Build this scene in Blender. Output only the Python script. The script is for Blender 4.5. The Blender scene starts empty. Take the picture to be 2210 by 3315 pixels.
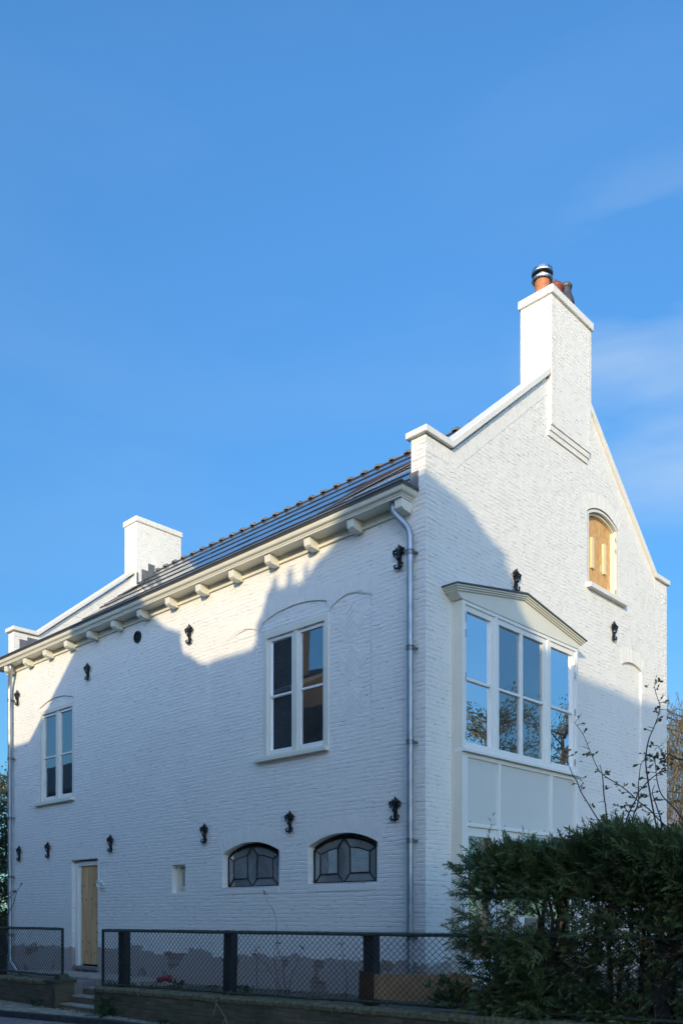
import bpy, bmesh, math, random
from math import radians as R, sin, cos, pi
from mathutils import Vector, Matrix
from mathutils.geometry import tessellate_polygon
random.seed(7)
scene = bpy.context.scene
COL = scene.collection

# ------------------------------------------------------------------ camera
cam_d = bpy.data.cameras.new('camera'); cam = bpy.data.objects.new('camera', cam_d); COL.objects.link(cam)
cam.location = (7.17, -9.057, 1.6)
cam.rotation_euler = (R(90), 0, R(43.787))
cam_d.sensor_fit = 'HORIZONTAL'; cam_d.sensor_width = 36; cam_d.lens = 46.686
cam_d.shift_x = 0.0; cam_d.shift_y = 0.5930
cam_d.clip_start = 0.05; cam_d.clip_end = 3000
scene.camera = cam

# ------------------------------------------------------------------ light
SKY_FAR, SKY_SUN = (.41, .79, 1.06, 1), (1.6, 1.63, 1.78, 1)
SUN_AZ, SUN_EL = R(31), R(14)            # azimuth from -Y towards +X
world = bpy.data.worlds.new('World'); scene.world = world; world.use_nodes = True
wt = world.node_tree; wn = wt.nodes; wl = wt.links
bg = wn['Background']
sky = wn.new('ShaderNodeTexSky'); sky.sky_type = 'NISHITA'; sky.sun_disc = False
sky.sun_elevation = SUN_EL; sky.sun_rotation = R(149)
sky.altitude = 0; sky.air_density = 1.0; sky.dust_density = 0.25; sky.ozone_density = 2.0
tc = wn.new('ShaderNodeTexCoord'); mp = wn.new('ShaderNodeMapping'); mp.inputs['Scale'].default_value = (1.6, 1.6, 7.0)
mp.inputs['Rotation'].default_value = (R(12), R(14), 0)
nz = wn.new('ShaderNodeTexNoise'); nz.inputs['Scale'].default_value = 1.5; nz.inputs['Detail'].default_value = 6; nz.inputs['Roughness'].default_value = .5
rp = wn.new('ShaderNodeValToRGB'); rp.color_ramp.elements[0].position = .42; rp.color_ramp.elements[1].position = .75
mx = wn.new('ShaderNodeMix'); mx.data_type = 'RGBA'
mx.inputs['B'].default_value = (2.0, 2.5, 3.0, 1)
ml = wn.new('ShaderNodeMath'); ml.operation = 'MULTIPLY'; ml.inputs[1].default_value = .75
wl.new(tc.outputs['Generated'], mp.inputs['Vector']); wl.new(mp.outputs['Vector'], nz.inputs['Vector'])
cn_ = wn.new('ShaderNodeVectorMath'); cn_.operation = 'NORMALIZE'; wl.new(tc.outputs['Generated'], cn_.inputs[0])
cd_ = wn.new('ShaderNodeVectorMath'); cd_.operation = 'DOT_PRODUCT'; cd_.inputs[1].default_value = (-.325, .797, .509); wl.new(cn_.outputs['Vector'], cd_.inputs[0])
cr_ = wn.new('ShaderNodeMapRange'); cr_.inputs['From Min'].default_value = .984; cr_.inputs['From Max'].default_value = .999; cr_.inputs['To Min'].default_value = .10; cr_.inputs['To Max'].default_value = 1.0; cr_.interpolation_type = 'SMOOTHSTEP'
wl.new(cd_.outputs['Value'], cr_.inputs['Value'])
cm_ = wn.new('ShaderNodeMath'); cm_.operation = 'MULTIPLY'; wl.new(rp.outputs['Color'], cm_.inputs[0]); wl.new(cr_.outputs['Result'], cm_.inputs[1])
wl.new(nz.outputs['Fac'], rp.inputs['Fac']); wl.new(cm_.outputs[0], ml.inputs[0])
tint = wn.new('ShaderNodeMix'); tint.data_type = 'RGBA'; tint.blend_type = 'MULTIPLY'; tint.inputs['Factor'].default_value = 1
# tint deeper blue away from the sun, brightened round it to fill shaded walls
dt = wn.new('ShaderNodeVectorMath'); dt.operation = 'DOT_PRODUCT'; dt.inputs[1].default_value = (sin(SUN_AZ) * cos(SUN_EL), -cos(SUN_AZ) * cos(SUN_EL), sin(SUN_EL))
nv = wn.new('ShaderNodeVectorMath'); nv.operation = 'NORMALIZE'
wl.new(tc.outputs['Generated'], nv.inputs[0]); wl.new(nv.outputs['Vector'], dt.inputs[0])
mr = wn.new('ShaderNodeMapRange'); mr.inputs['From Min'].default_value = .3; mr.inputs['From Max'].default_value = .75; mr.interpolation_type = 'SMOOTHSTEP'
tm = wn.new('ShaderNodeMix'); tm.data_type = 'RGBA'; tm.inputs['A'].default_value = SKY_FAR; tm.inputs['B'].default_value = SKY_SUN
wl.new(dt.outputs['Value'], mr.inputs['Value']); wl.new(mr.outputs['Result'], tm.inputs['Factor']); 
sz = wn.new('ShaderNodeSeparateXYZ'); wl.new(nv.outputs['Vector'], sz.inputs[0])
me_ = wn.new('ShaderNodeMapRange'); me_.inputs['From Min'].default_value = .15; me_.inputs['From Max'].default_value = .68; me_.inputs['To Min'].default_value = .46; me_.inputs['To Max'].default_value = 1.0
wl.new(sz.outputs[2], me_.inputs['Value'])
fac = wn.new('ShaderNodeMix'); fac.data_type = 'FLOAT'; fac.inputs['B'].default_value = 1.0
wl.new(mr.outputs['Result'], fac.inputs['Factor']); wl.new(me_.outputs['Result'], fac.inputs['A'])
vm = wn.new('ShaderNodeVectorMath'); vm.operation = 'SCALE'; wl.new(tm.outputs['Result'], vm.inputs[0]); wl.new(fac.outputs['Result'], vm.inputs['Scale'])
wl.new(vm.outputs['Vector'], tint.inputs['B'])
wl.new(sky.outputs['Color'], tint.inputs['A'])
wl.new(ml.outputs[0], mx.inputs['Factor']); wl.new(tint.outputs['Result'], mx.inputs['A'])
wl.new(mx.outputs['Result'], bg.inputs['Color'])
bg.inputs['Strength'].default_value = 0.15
sun_d = bpy.data.lights.new('sun', 'SUN'); sun_d.energy = 2.08; sun_d.angle = R(.5); sun_d.color = (1.0, .81, .50)
sun = bpy.data.objects.new('sun', sun_d); COL.objects.link(sun)
tosun = Vector((sin(SUN_AZ) * cos(SUN_EL), -cos(SUN_AZ) * cos(SUN_EL), sin(SUN_EL)))
sun.rotation_euler = tosun.to_track_quat('Z', 'Y').to_euler()
sun.location = tosun * 60
scene.view_settings.view_transform = 'Standard'; scene.view_settings.look = 'None'
scene.view_settings.exposure = 1.0; scene.view_settings.gamma = 1.0
scene.cycles.max_bounces = 8; scene.cycles.transparent_max_bounces = 16

# ------------------------------------------------------------------ materials
MATS = {}
def mat(name, color, rough=.6, metal=0.0, noise=0.0, nscale=8.0, bump=0.0, bscale=30.0, spec=.5, color2=None, coat=0.0):
    if name in MATS: return MATS[name]
    m = bpy.data.materials.new(name); m.use_nodes = True; MATS[name] = m
    nt = m.node_tree; n = nt.nodes; l = nt.links; b = n['Principled BSDF']
    b.inputs['Base Color'].default_value = (*color, 1); b.inputs['Roughness'].default_value = rough
    b.inputs['Metallic'].default_value = metal; b.inputs['Specular IOR Level'].default_value = spec
    b.inputs['Coat Weight'].default_value = coat
    t = n.new('ShaderNodeTexCoord')
    if noise or color2:
        a = n.new('ShaderNodeTexNoise'); a.inputs['Scale'].default_value = nscale; a.inputs['Detail'].default_value = 6
        l.new(t.outputs['Object'], a.inputs['Vector'])
        r = n.new('ShaderNodeValToRGB'); r.color_ramp.elements[0].position = .35; r.color_ramp.elements[1].position = .65
        c2 = color2 if color2 else tuple(c * (1 - noise) for c in color)
        r.color_ramp.elements[0].color = (*c2, 1); r.color_ramp.elements[1].color = (*color, 1)
        l.new(a.outputs['Fac'], r.inputs['Fac']); l.new(r.outputs['Color'], b.inputs['Base Color'])
    if bump:
        a2 = n.new('ShaderNodeTexNoise'); a2.inputs['Scale'].default_value = bscale; a2.inputs['Detail'].default_value = 5
        l.new(t.outputs['Object'], a2.inputs['Vector'])
        bp = n.new('ShaderNodeBump'); bp.inputs['Distance'].default_value = bump; bp.inputs['Strength'].default_value = 1
        l.new(a2.outputs['Fac'], bp.inputs['Height']); l.new(bp.outputs['Normal'], b.inputs['Normal'])
    return m

def N(n, typ, **kw):
    x = n.new(typ)
    for k, v in kw.items():
        if hasattr(x, k): setattr(x, k, v)
        else: x.inputs[k].default_value = v
    return x
def M2(nt, op, a, b=None, c=None, clamp=False):
    x = nt.nodes.new('ShaderNodeMath'); x.operation = op; x.use_clamp = clamp
    for i, v in enumerate((a, b, c)):
        if v is None: continue
        if isinstance(v, (int, float)): x.inputs[i].default_value = v
        else: nt.links.new(v, x.inputs[i])
    return x.outputs[0]
def MIX(nt, f, a, b):
    x = nt.nodes.new('ShaderNodeMix'); x.data_type = 'RGBA'
    for k, v in (('Factor', f), ('A', a), ('B', b)):
        if isinstance(v, (int, float)): x.inputs[k].default_value = v
        elif isinstance(v, tuple): x.inputs[k].default_value = (*v, 1)
        else: nt.links.new(v, x.inputs[k])
    return x.outputs['Result']

def brick_mat(name, paint=True, base=(.80, .785, .74), base2=None, row=.0606, width=.215, dist=.0078, plinth=False, mortar_col=None, rough=.62):
    m = bpy.data.materials.new(name); m.use_nodes = True; MATS[name] = m
    nt = m.node_tree; n = nt.nodes; l = nt.links; b = n['Principled BSDF']
    g = n.new('ShaderNodeNewGeometry')
    sp = n.new('ShaderNodeSeparateXYZ'); l.new(g.outputs['Position'], sp.inputs[0])
    sn = n.new('ShaderNodeSeparateXYZ'); l.new(g.outputs['True Normal'], sn.inputs[0])
    isx = M2(nt, 'GREATER_THAN', M2(nt, 'ABSOLUTE', sn.outputs[0]), M2(nt, 'ABSOLUTE', sn.outputs[1]))
    u = M2(nt, 'ADD', M2(nt, 'MULTIPLY', sp.outputs[1], isx), M2(nt, 'MULTIPLY', sp.outputs[0], M2(nt, 'SUBTRACT', 1.0, isx)))
    nl = N(n, 'ShaderNodeTexNoise', Scale=3.2, Detail=3.0); l.new(g.outputs['Position'], nl.inputs['Vector'])
    nh = N(n, 'ShaderNodeTexNoise', Scale=26.0, Detail=3.0); l.new(g.outputs['Position'], nh.inputs['Vector'])
    wob = M2(nt, 'ADD', M2(nt, 'MULTIPLY', M2(nt, 'SUBTRACT', nl.outputs['Fac'], .5), .05), M2(nt, 'MULTIPLY', M2(nt, 'SUBTRACT', nh.outputs['Fac'], .5), .018))
    cb = n.new('ShaderNodeCombineXYZ'); l.new(M2(nt, 'ADD', u, M2(nt, 'MULTIPLY', wob, 1.5)), cb.inputs[0]); l.new(M2(nt, 'ADD', sp.outputs[2], wob), cb.inputs[1])
    def br(ms, sm):
        x = n.new('ShaderNodeTexBrick'); x.offset = .5; x.squash = 1
        x.inputs['Scale'].default_value = 1; x.inputs['Mortar Size'].default_value = ms; x.inputs['Mortar Smooth'].default_value = sm
        x.inputs['Brick Width'].default_value = width; x.inputs['Row Height'].default_value = row
        x.inputs['Color1'].default_value = (0, 0, 0, 1); x.inputs['Color2'].default_value = (1, 1, 1, 1); x.inputs['Mortar'].default_value = (.5, .5, .5, 1)
        l.new(cb.outputs[0], x.inputs['Vector']); return x
    b1 = br(.0085, .9)
    # vertical joints are filled by paint more than bed joints
    bh = M2(nt, 'SUBTRACT', 1.0, b1.outputs['Fac'])
    rnd = N(n, 'ShaderNodeSeparateColor'); l.new(b1.outputs['Color'], rnd.inputs[0])
    patch = N(n, 'ShaderNodeTexNoise', Scale=1.7, Detail=4.0); l.new(g.outputs['Position'], patch.inputs['Vector'])
    pf = M2(nt, 'MULTIPLY_ADD', patch.outputs['Fac'], 2.2, -.45, clamp=True)
    fine = N(n, 'ShaderNodeTexNoise', Scale=70.0, Detail=5.0); l.new(g.outputs['Position'], fine.inputs['Vector'])
    lump = N(n, 'ShaderNodeTexNoise', Scale=14.0, Detail=4.0); l.new(g.outputs['Position'], lump.inputs['Vector'])
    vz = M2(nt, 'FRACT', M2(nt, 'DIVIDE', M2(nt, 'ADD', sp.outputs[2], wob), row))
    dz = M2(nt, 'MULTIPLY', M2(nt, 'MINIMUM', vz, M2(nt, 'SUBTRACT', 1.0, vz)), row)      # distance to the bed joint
    bed = M2(nt, 'SMOOTHSTEP' if False else 'DIVIDE', dz, .013, clamp=True)
    if paint:
        jn = N(n, 'ShaderNodeTexNoise', Scale=5.5, Detail=4.0, Roughness=.65); l.new(g.outputs['Position'], jn.inputs['Vector'])
        jf = M2(nt, 'MULTIPLY_ADD', jn.outputs['Fac'], 3.2, -1.25, clamp=True)       # some joints are brushed nearly full
        h = M2(nt, 'ADD', M2(nt, 'MULTIPLY', bed, M2(nt, 'MULTIPLY_ADD', jf, .62, .10)), M2(nt, 'MULTIPLY', bh, M2(nt, 'MULTIPLY', jf, .30)))
    else: h = M2(nt, 'MULTIPLY', bh, M2(nt, 'MULTIPLY_ADD', pf, .8, .35))
    h = M2(nt, 'ADD', h, M2(nt, 'MULTIPLY', rnd.outputs[0], .36))
    h = M2(nt, 'ADD', h, M2(nt, 'MULTIPLY', lump.outputs['Fac'], .32))
    h = M2(nt, 'ADD', h, M2(nt, 'MULTIPLY', fine.outputs['Fac'], .12))
    bp = n.new('ShaderNodeBump'); bp.inputs['Distance'].default_value = dist; bp.inputs['Strength'].default_value = 1
    l.new(h, bp.inputs['Height']); l.new(bp.outputs['Normal'], b.inputs['Normal'])
    b.inputs['Roughness'].default_value = rough
    st = N(n, 'ShaderNodeTexNoise', Scale=.9, Detail=7.0, Roughness=.65); l.new(g.outputs['Position'], st.inputs['Vector'])
    if paint:
        c = MIX(nt, M2(nt, 'MULTIPLY_ADD', st.outputs['Fac'], 2.0, -.5, clamp=True), tuple(x * .93 for x in base), base)
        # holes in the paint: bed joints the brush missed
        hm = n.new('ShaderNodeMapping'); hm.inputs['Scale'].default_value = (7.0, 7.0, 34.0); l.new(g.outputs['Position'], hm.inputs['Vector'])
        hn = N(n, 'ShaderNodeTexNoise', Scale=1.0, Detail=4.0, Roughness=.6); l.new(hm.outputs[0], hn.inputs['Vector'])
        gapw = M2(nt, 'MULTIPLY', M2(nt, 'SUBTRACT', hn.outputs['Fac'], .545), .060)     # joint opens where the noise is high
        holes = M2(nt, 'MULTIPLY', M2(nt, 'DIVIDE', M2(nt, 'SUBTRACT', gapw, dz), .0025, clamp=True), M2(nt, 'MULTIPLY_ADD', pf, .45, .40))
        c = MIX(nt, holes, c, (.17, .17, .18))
        # thin paint low on the wall lets brick show
        low = M2(nt, 'MULTIPLY', M2(nt, 'LESS_THAN', sp.outputs[2], M2(nt, 'MULTIPLY_ADD', st.outputs['Fac'], 1.6, 1.1)), M2(nt, 'GREATER_THAN', hn.outputs['Fac'], .60))
        c = MIX(nt, M2(nt, 'MULTIPLY', low, .22), c, (.45, .32, .28))
        if plinth:
            edge = N(n, 'ShaderNodeTexNoise', Scale=1.1, Detail=6.0, Roughness=.7); l.new(g.outputs['Position'], edge.inputs['Vector'])
            lim = M2(nt, 'ADD', M2(nt, 'MULTIPLY_ADD', edge.outputs['Fac'], .55, .72), M2(nt, 'MULTIPLY', M2(nt, 'SUBTRACT', rnd.outputs[0], .5), .05))
            isp = M2(nt, 'LESS_THAN', sp.outputs[2], lim)
            cem = MIX(nt, lump.outputs['Fac'], (.33, .285, .26), (.47, .41, .37))
            redb = MIX(nt, rnd.outputs[0], (.20, .135, .12), (.33, .235, .205))
            redb = MIX(nt, b1.outputs['Fac'], redb, (.33, .30, .27))
            pr = N(n, 'ShaderNodeTexNoise', Scale=1.35, Detail=5.0); l.new(g.outputs['Position'], pr.inputs['Vector'])
            pc = MIX(nt, M2(nt, 'GREATER_THAN', M2(nt, 'ADD', pr.outputs['Fac'], M2(nt, 'MULTIPLY', M2(nt, 'GREATER_THAN', sp.outputs[2], .84), .04)), .60), cem, redb)
            c = MIX(nt, isp, c, pc)
            l.new(M2(nt, 'MULTIPLY_ADD', isp, .3, rough), b.inputs['Roughness'])
        l.new(c, b.inputs['Base Color'])
    else:
        c = MIX(nt, rnd.outputs[0], base, base2)
        c = MIX(nt, M2(nt, 'MULTIPLY_ADD', st.outputs['Fac'], 2.5, -.8, clamp=True), c, tuple(x * .55 for x in base))
        c = MIX(nt, b1.outputs['Fac'], c, mortar_col or (.2, .19, .17))
        l.new(c, b.inputs['Base Color'])
    return m

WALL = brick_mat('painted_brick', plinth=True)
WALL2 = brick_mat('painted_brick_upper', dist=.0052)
SMOOTHP = mat('painted_stone', (.77, .75, .70), .5, noise=.05, nscale=5, bump=.002, bscale=25)
PAINTS = mat('painted_single_bricks', (.80, .785, .74), .6, noise=.06, nscale=6, bump=.006, bscale=22)
TRIM = mat('cream_paint', (.72, .70, .60), .32, noise=.04, nscale=3)
TRIMW = mat('pale_sash_paint', (.80, .80, .76), .3, noise=.03, nscale=3)
PANEL = mat('panel_paint', (.66, .665, .63), .16, noise=.02, nscale=2, spec=.6)
ZINC = mat('zinc', (.42, .45, .48), .48, .8, noise=.2, nscale=5, bump=.0006, bscale=12)
ZINCM = mat('clamp_zinc', (.24, .26, .28), .4, .8, noise=.3)
ZINCD = mat('dark_zinc', (.11, .12, .13), .45, .5, noise=.3, nscale=9)
BROWNZ = mat('brown_gutter_edge', (.085, .078, .074), .4, .3, noise=.2)
LEAD = mat('lead', (.19, .20, .22), .55, .3, noise=.25, nscale=9, bump=.003, bscale=15)
IRON = mat('black_iron', (.008, .008, .010), .35, .2, noise=.3, spec=.5)
TERRA = mat('terracotta', (.52, .20, .09), .8, noise=.3, nscale=14, bump=.002)
TERRAR = mat('dark_red_clay', (.22, .06, .045), .55, noise=.3)
STEEL = mat('bright_steel', (.62, .63, .65), .25, 1.0, noise=.1)
DGREY = mat('grey_coated_metal', (.07, .075, .085), .45, .3)
CONC = mat('weathered_concrete', (.38, .34, .28), .85, noise=.4, nscale=6, bump=.006, bscale=22)
SCREW = mat('dark_screw', (.03, .03, .03), .5)
ROOFT = mat('roof_tile', (.075, .080, .090), .20, noise=.35, nscale=2.3, bump=.0006, bscale=6, spec=.9, coat=.55)
ROOFU = mat('roof_tile_butt_shade', (.012, .012, .015), .7, noise=.3)  # near-black butt faces: shade under each tile row put into the colour
RIDGE = mat('ridge_tile', (.16, .158, .16), .6, noise=.45, nscale=11, bump=.002)
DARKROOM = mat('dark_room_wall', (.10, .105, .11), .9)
ROOMW = mat('room_plaster', (.74, .78, .70), .8, noise=.05)
FENCEM = mat('black_coated_steel', (.022, .027, .028), .5, .2, noise=.4, nscale=20)
RAILM = mat('mossy_rail', (.02, .028, .026), .7, noise=.5, nscale=22, color2=(.05, .065, .045), bump=.003, bscale=40)
POSTM = mat('dark_timber', (.03, .035, .038), .8, noise=.5, nscale=9, bump=.004, bscale=30)
SOIL = mat('garden_soil', (.17, .125, .095), .95, color2=(.08, .07, .04), nscale=3.5, bump=.03, bscale=9)
ORB = mat('orange_board', (.50, .32, .18), .7, noise=.3, nscale=5)
BRB = mat('brown_board', (.10, .055, .03), .8, noise=.4, nscale=8)
REDP = mat('red_plastic', (.24, .022, .025), .4, noise=.2)
WHITEC = mat('white_cable', (.75, .75, .72), .5)
TWIG = mat('dark_twig', (.035, .022, .018), .8)
BARK = mat('bark', (.10, .07, .05), .9, noise=.4, nscale=14, bump=.006)

def leaf_mat(name, c1, c2, rough=.55, trans=.25, scale=2.5):
    m = bpy.data.materials.new(name); m.use_nodes = True; MATS[name] = m
    nt = m.node_tree; n = nt.nodes; l = nt.links; b = n['Principled BSDF']
    g = n.new('ShaderNodeNewGeometry')
    a = N(n, 'ShaderNodeTexNoise', Scale=scale, Detail=5.0); l.new(g.outputs['Position'], a.inputs['Vector'])
    f = M2(nt, 'ADD', M2(nt, 'MULTIPLY_ADD', a.outputs['Fac'], 1.8, -.6), M2(nt, 'MULTIPLY', g.outputs['Random Per Island'], .5), clamp=True)
    c = MIX(nt, f, c1, c2); l.new(c, b.inputs['Base Color']); b.inputs['Roughness'].default_value = rough
    b.inputs['Specular IOR Level'].default_value = .3
    tr = n.new('ShaderNodeBsdfTranslucent'); l.new(c, tr.inputs['Color'])
    ms = n.new('ShaderNodeMixShader'); ms.inputs[0].default_value = trans
    l.new(b.outputs[0], ms.inputs[1]); l.new(tr.outputs[0], ms.inputs[2]); l.new(ms.outputs[0], n['Material Output'].inputs[0])
    return m
THUJA = leaf_mat('thuja_foliage', (.034, .068, .028), (.125, .172, .070))
ROSEL = leaf_mat('rose_leaf', (.045, .085, .03), (.14, .10, .035), scale=9)
GREENL = leaf_mat('weed_leaf', (.02, .06, .02), (.05, .11, .035), scale=8)
DARKL = leaf_mat('ivy_leaf', (.02, .045, .018), (.06, .10, .04))
SUNL = leaf_mat('tree_leaf', (.05, .07, .025), (.13, .13, .05), scale=1.2)
GOLD = leaf_mat('weeping_twig', (.10, .075, .035), (.24, .18, .085), scale=1.0, trans=.1)

def wood_mat(name, c1, c2, scale=(30, 30, 1.5), knots=False, rough=.55):
    m = bpy.data.materials.new(name); m.use_nodes = True; MATS[name] = m
    nt = m.node_tree; n = nt.nodes; l = nt.links; b = n['Principled BSDF']
    t = n.new('ShaderNodeTexCoord'); mpp = n.new('ShaderNodeMapping'); mpp.inputs['Scale'].default_value = scale
    l.new(t.outputs['Object'], mpp.inputs['Vector'])
    a = N(n, 'ShaderNodeTexNoise', Scale=1.0, Detail=5.0, Distortion=.6); l.new(mpp.outputs[0], a.inputs['Vector'])
    c = MIX(nt, M2(nt, 'MULTIPLY_ADD', a.outputs['Fac'], 3.0, -1.0, clamp=True), c1, c2)
    if knots:
        mk = n.new('ShaderNodeMapping'); mk.inputs['Scale'].default_value = (8.5, 8.5, 3.1); l.new(t.outputs['Object'], mk.inputs['Vector'])
        v = N(n, 'ShaderNodeTexVoronoi', Scale=1.0); l.new(mk.outputs[0], v.inputs['Vector'])
        c = MIX(nt, M2(nt, 'MULTIPLY', M2(nt, 'LESS_THAN', v.outputs['Distance'], .14), .75), c, (.12, .05, .02))
    l.new(c, b.inputs['Base Color']); b.inputs['Roughness'].default_value = rough
    return m
PLY = wood_mat('plywood', (.54, .30, .13), (.74, .46, .23), (9, 9, .9), knots=True)
OSB = wood_mat('oriented_strand_board', (.50, .25, .08), (.74, .46, .19), (45, 45, 9))
PINE = wood_mat('new_pine', (.74, .60, .34), (.80, .68, .42), (20, 20, 1))

def glass_mat(name, tint=(.55, .60, .62), refl=.38, wob=.0, grey_sheen=0.0):
    m = bpy.data.materials.new(name); m.use_nodes = True; MATS[name] = m
    nt = m.node_tree; n = nt.nodes; l = nt.links
    for x in list(n):
        if x.type != 'OUTPUT_MATERIAL': n.remove(x)
    out = [x for x in n if x.type == 'OUTPUT_MATERIAL'][0]
    gl = n.new('ShaderNodeBsdfGlossy'); gl.inputs['Roughness'].default_value = .0; gl.inputs['Color'].default_value = (.95, .97, 1, 1)
    tr = n.new('ShaderNodeBsdfTransparent'); tr.inputs['Color'].default_value = (*tint, 1)
    lw = n.new('ShaderNodeLayerWeight'); lw.inputs['Blend'].default_value = .35
    f = M2(nt, 'MULTIPLY_ADD', lw.outputs['Fresnel'], 1.0, refl - .12, clamp=True)
    if wob:
        g = n.new('ShaderNodeNewGeometry'); a = N(n, 'ShaderNodeTexNoise', Scale=1.6, Detail=1.0); l.new(g.outputs['Position'], a.inputs['Vector'])
        bp = n.new('ShaderNodeBump'); bp.inputs['Distance'].default_value = wob; l.new(a.outputs['Fac'], bp.inputs['Height'])
        l.new(bp.outputs['Normal'], gl.inputs['Normal'])
    ms = n.new('ShaderNodeMixShader'); l.new(f, ms.inputs[0]); l.new(tr.outputs[0], ms.inputs[1]); l.new(gl.outputs[0], ms.inputs[2])
    last = ms.outputs[0]
    if grey_sheen:
        g2 = n.new('ShaderNodeNewGeometry'); a2 = N(n, 'ShaderNodeTexNoise', Scale=2.6, Detail=2.0); l.new(g2.outputs['Position'], a2.inputs['Vector'])
        df = n.new('ShaderNodeBsdfDiffuse'); df.inputs['Color'].default_value = (.42, .45, .46, 1)  # grey diffuse painted in to lighten the panes, in place of reflection
        m3 = n.new('ShaderNodeMixShader'); l.new(M2(nt, 'MULTIPLY', a2.outputs['Fac'], grey_sheen * 2), m3.inputs[0]); l.new(last, m3.inputs[1]); l.new(df.outputs[0], m3.inputs[2]); last = m3.outputs[0]
    l.new(last, out.inputs[0])
    return m
GLASS = glass_mat('window_glass', refl=.46, wob=.0012, grey_sheen=.03)
GLASSB = glass_mat('bay_glass', refl=.50, wob=.0010, grey_sheen=.03)
GLASSO = glass_mat('old_leaded_glass', (.5, .5, .47), .32, wob=.004, grey_sheen=.36)

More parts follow.
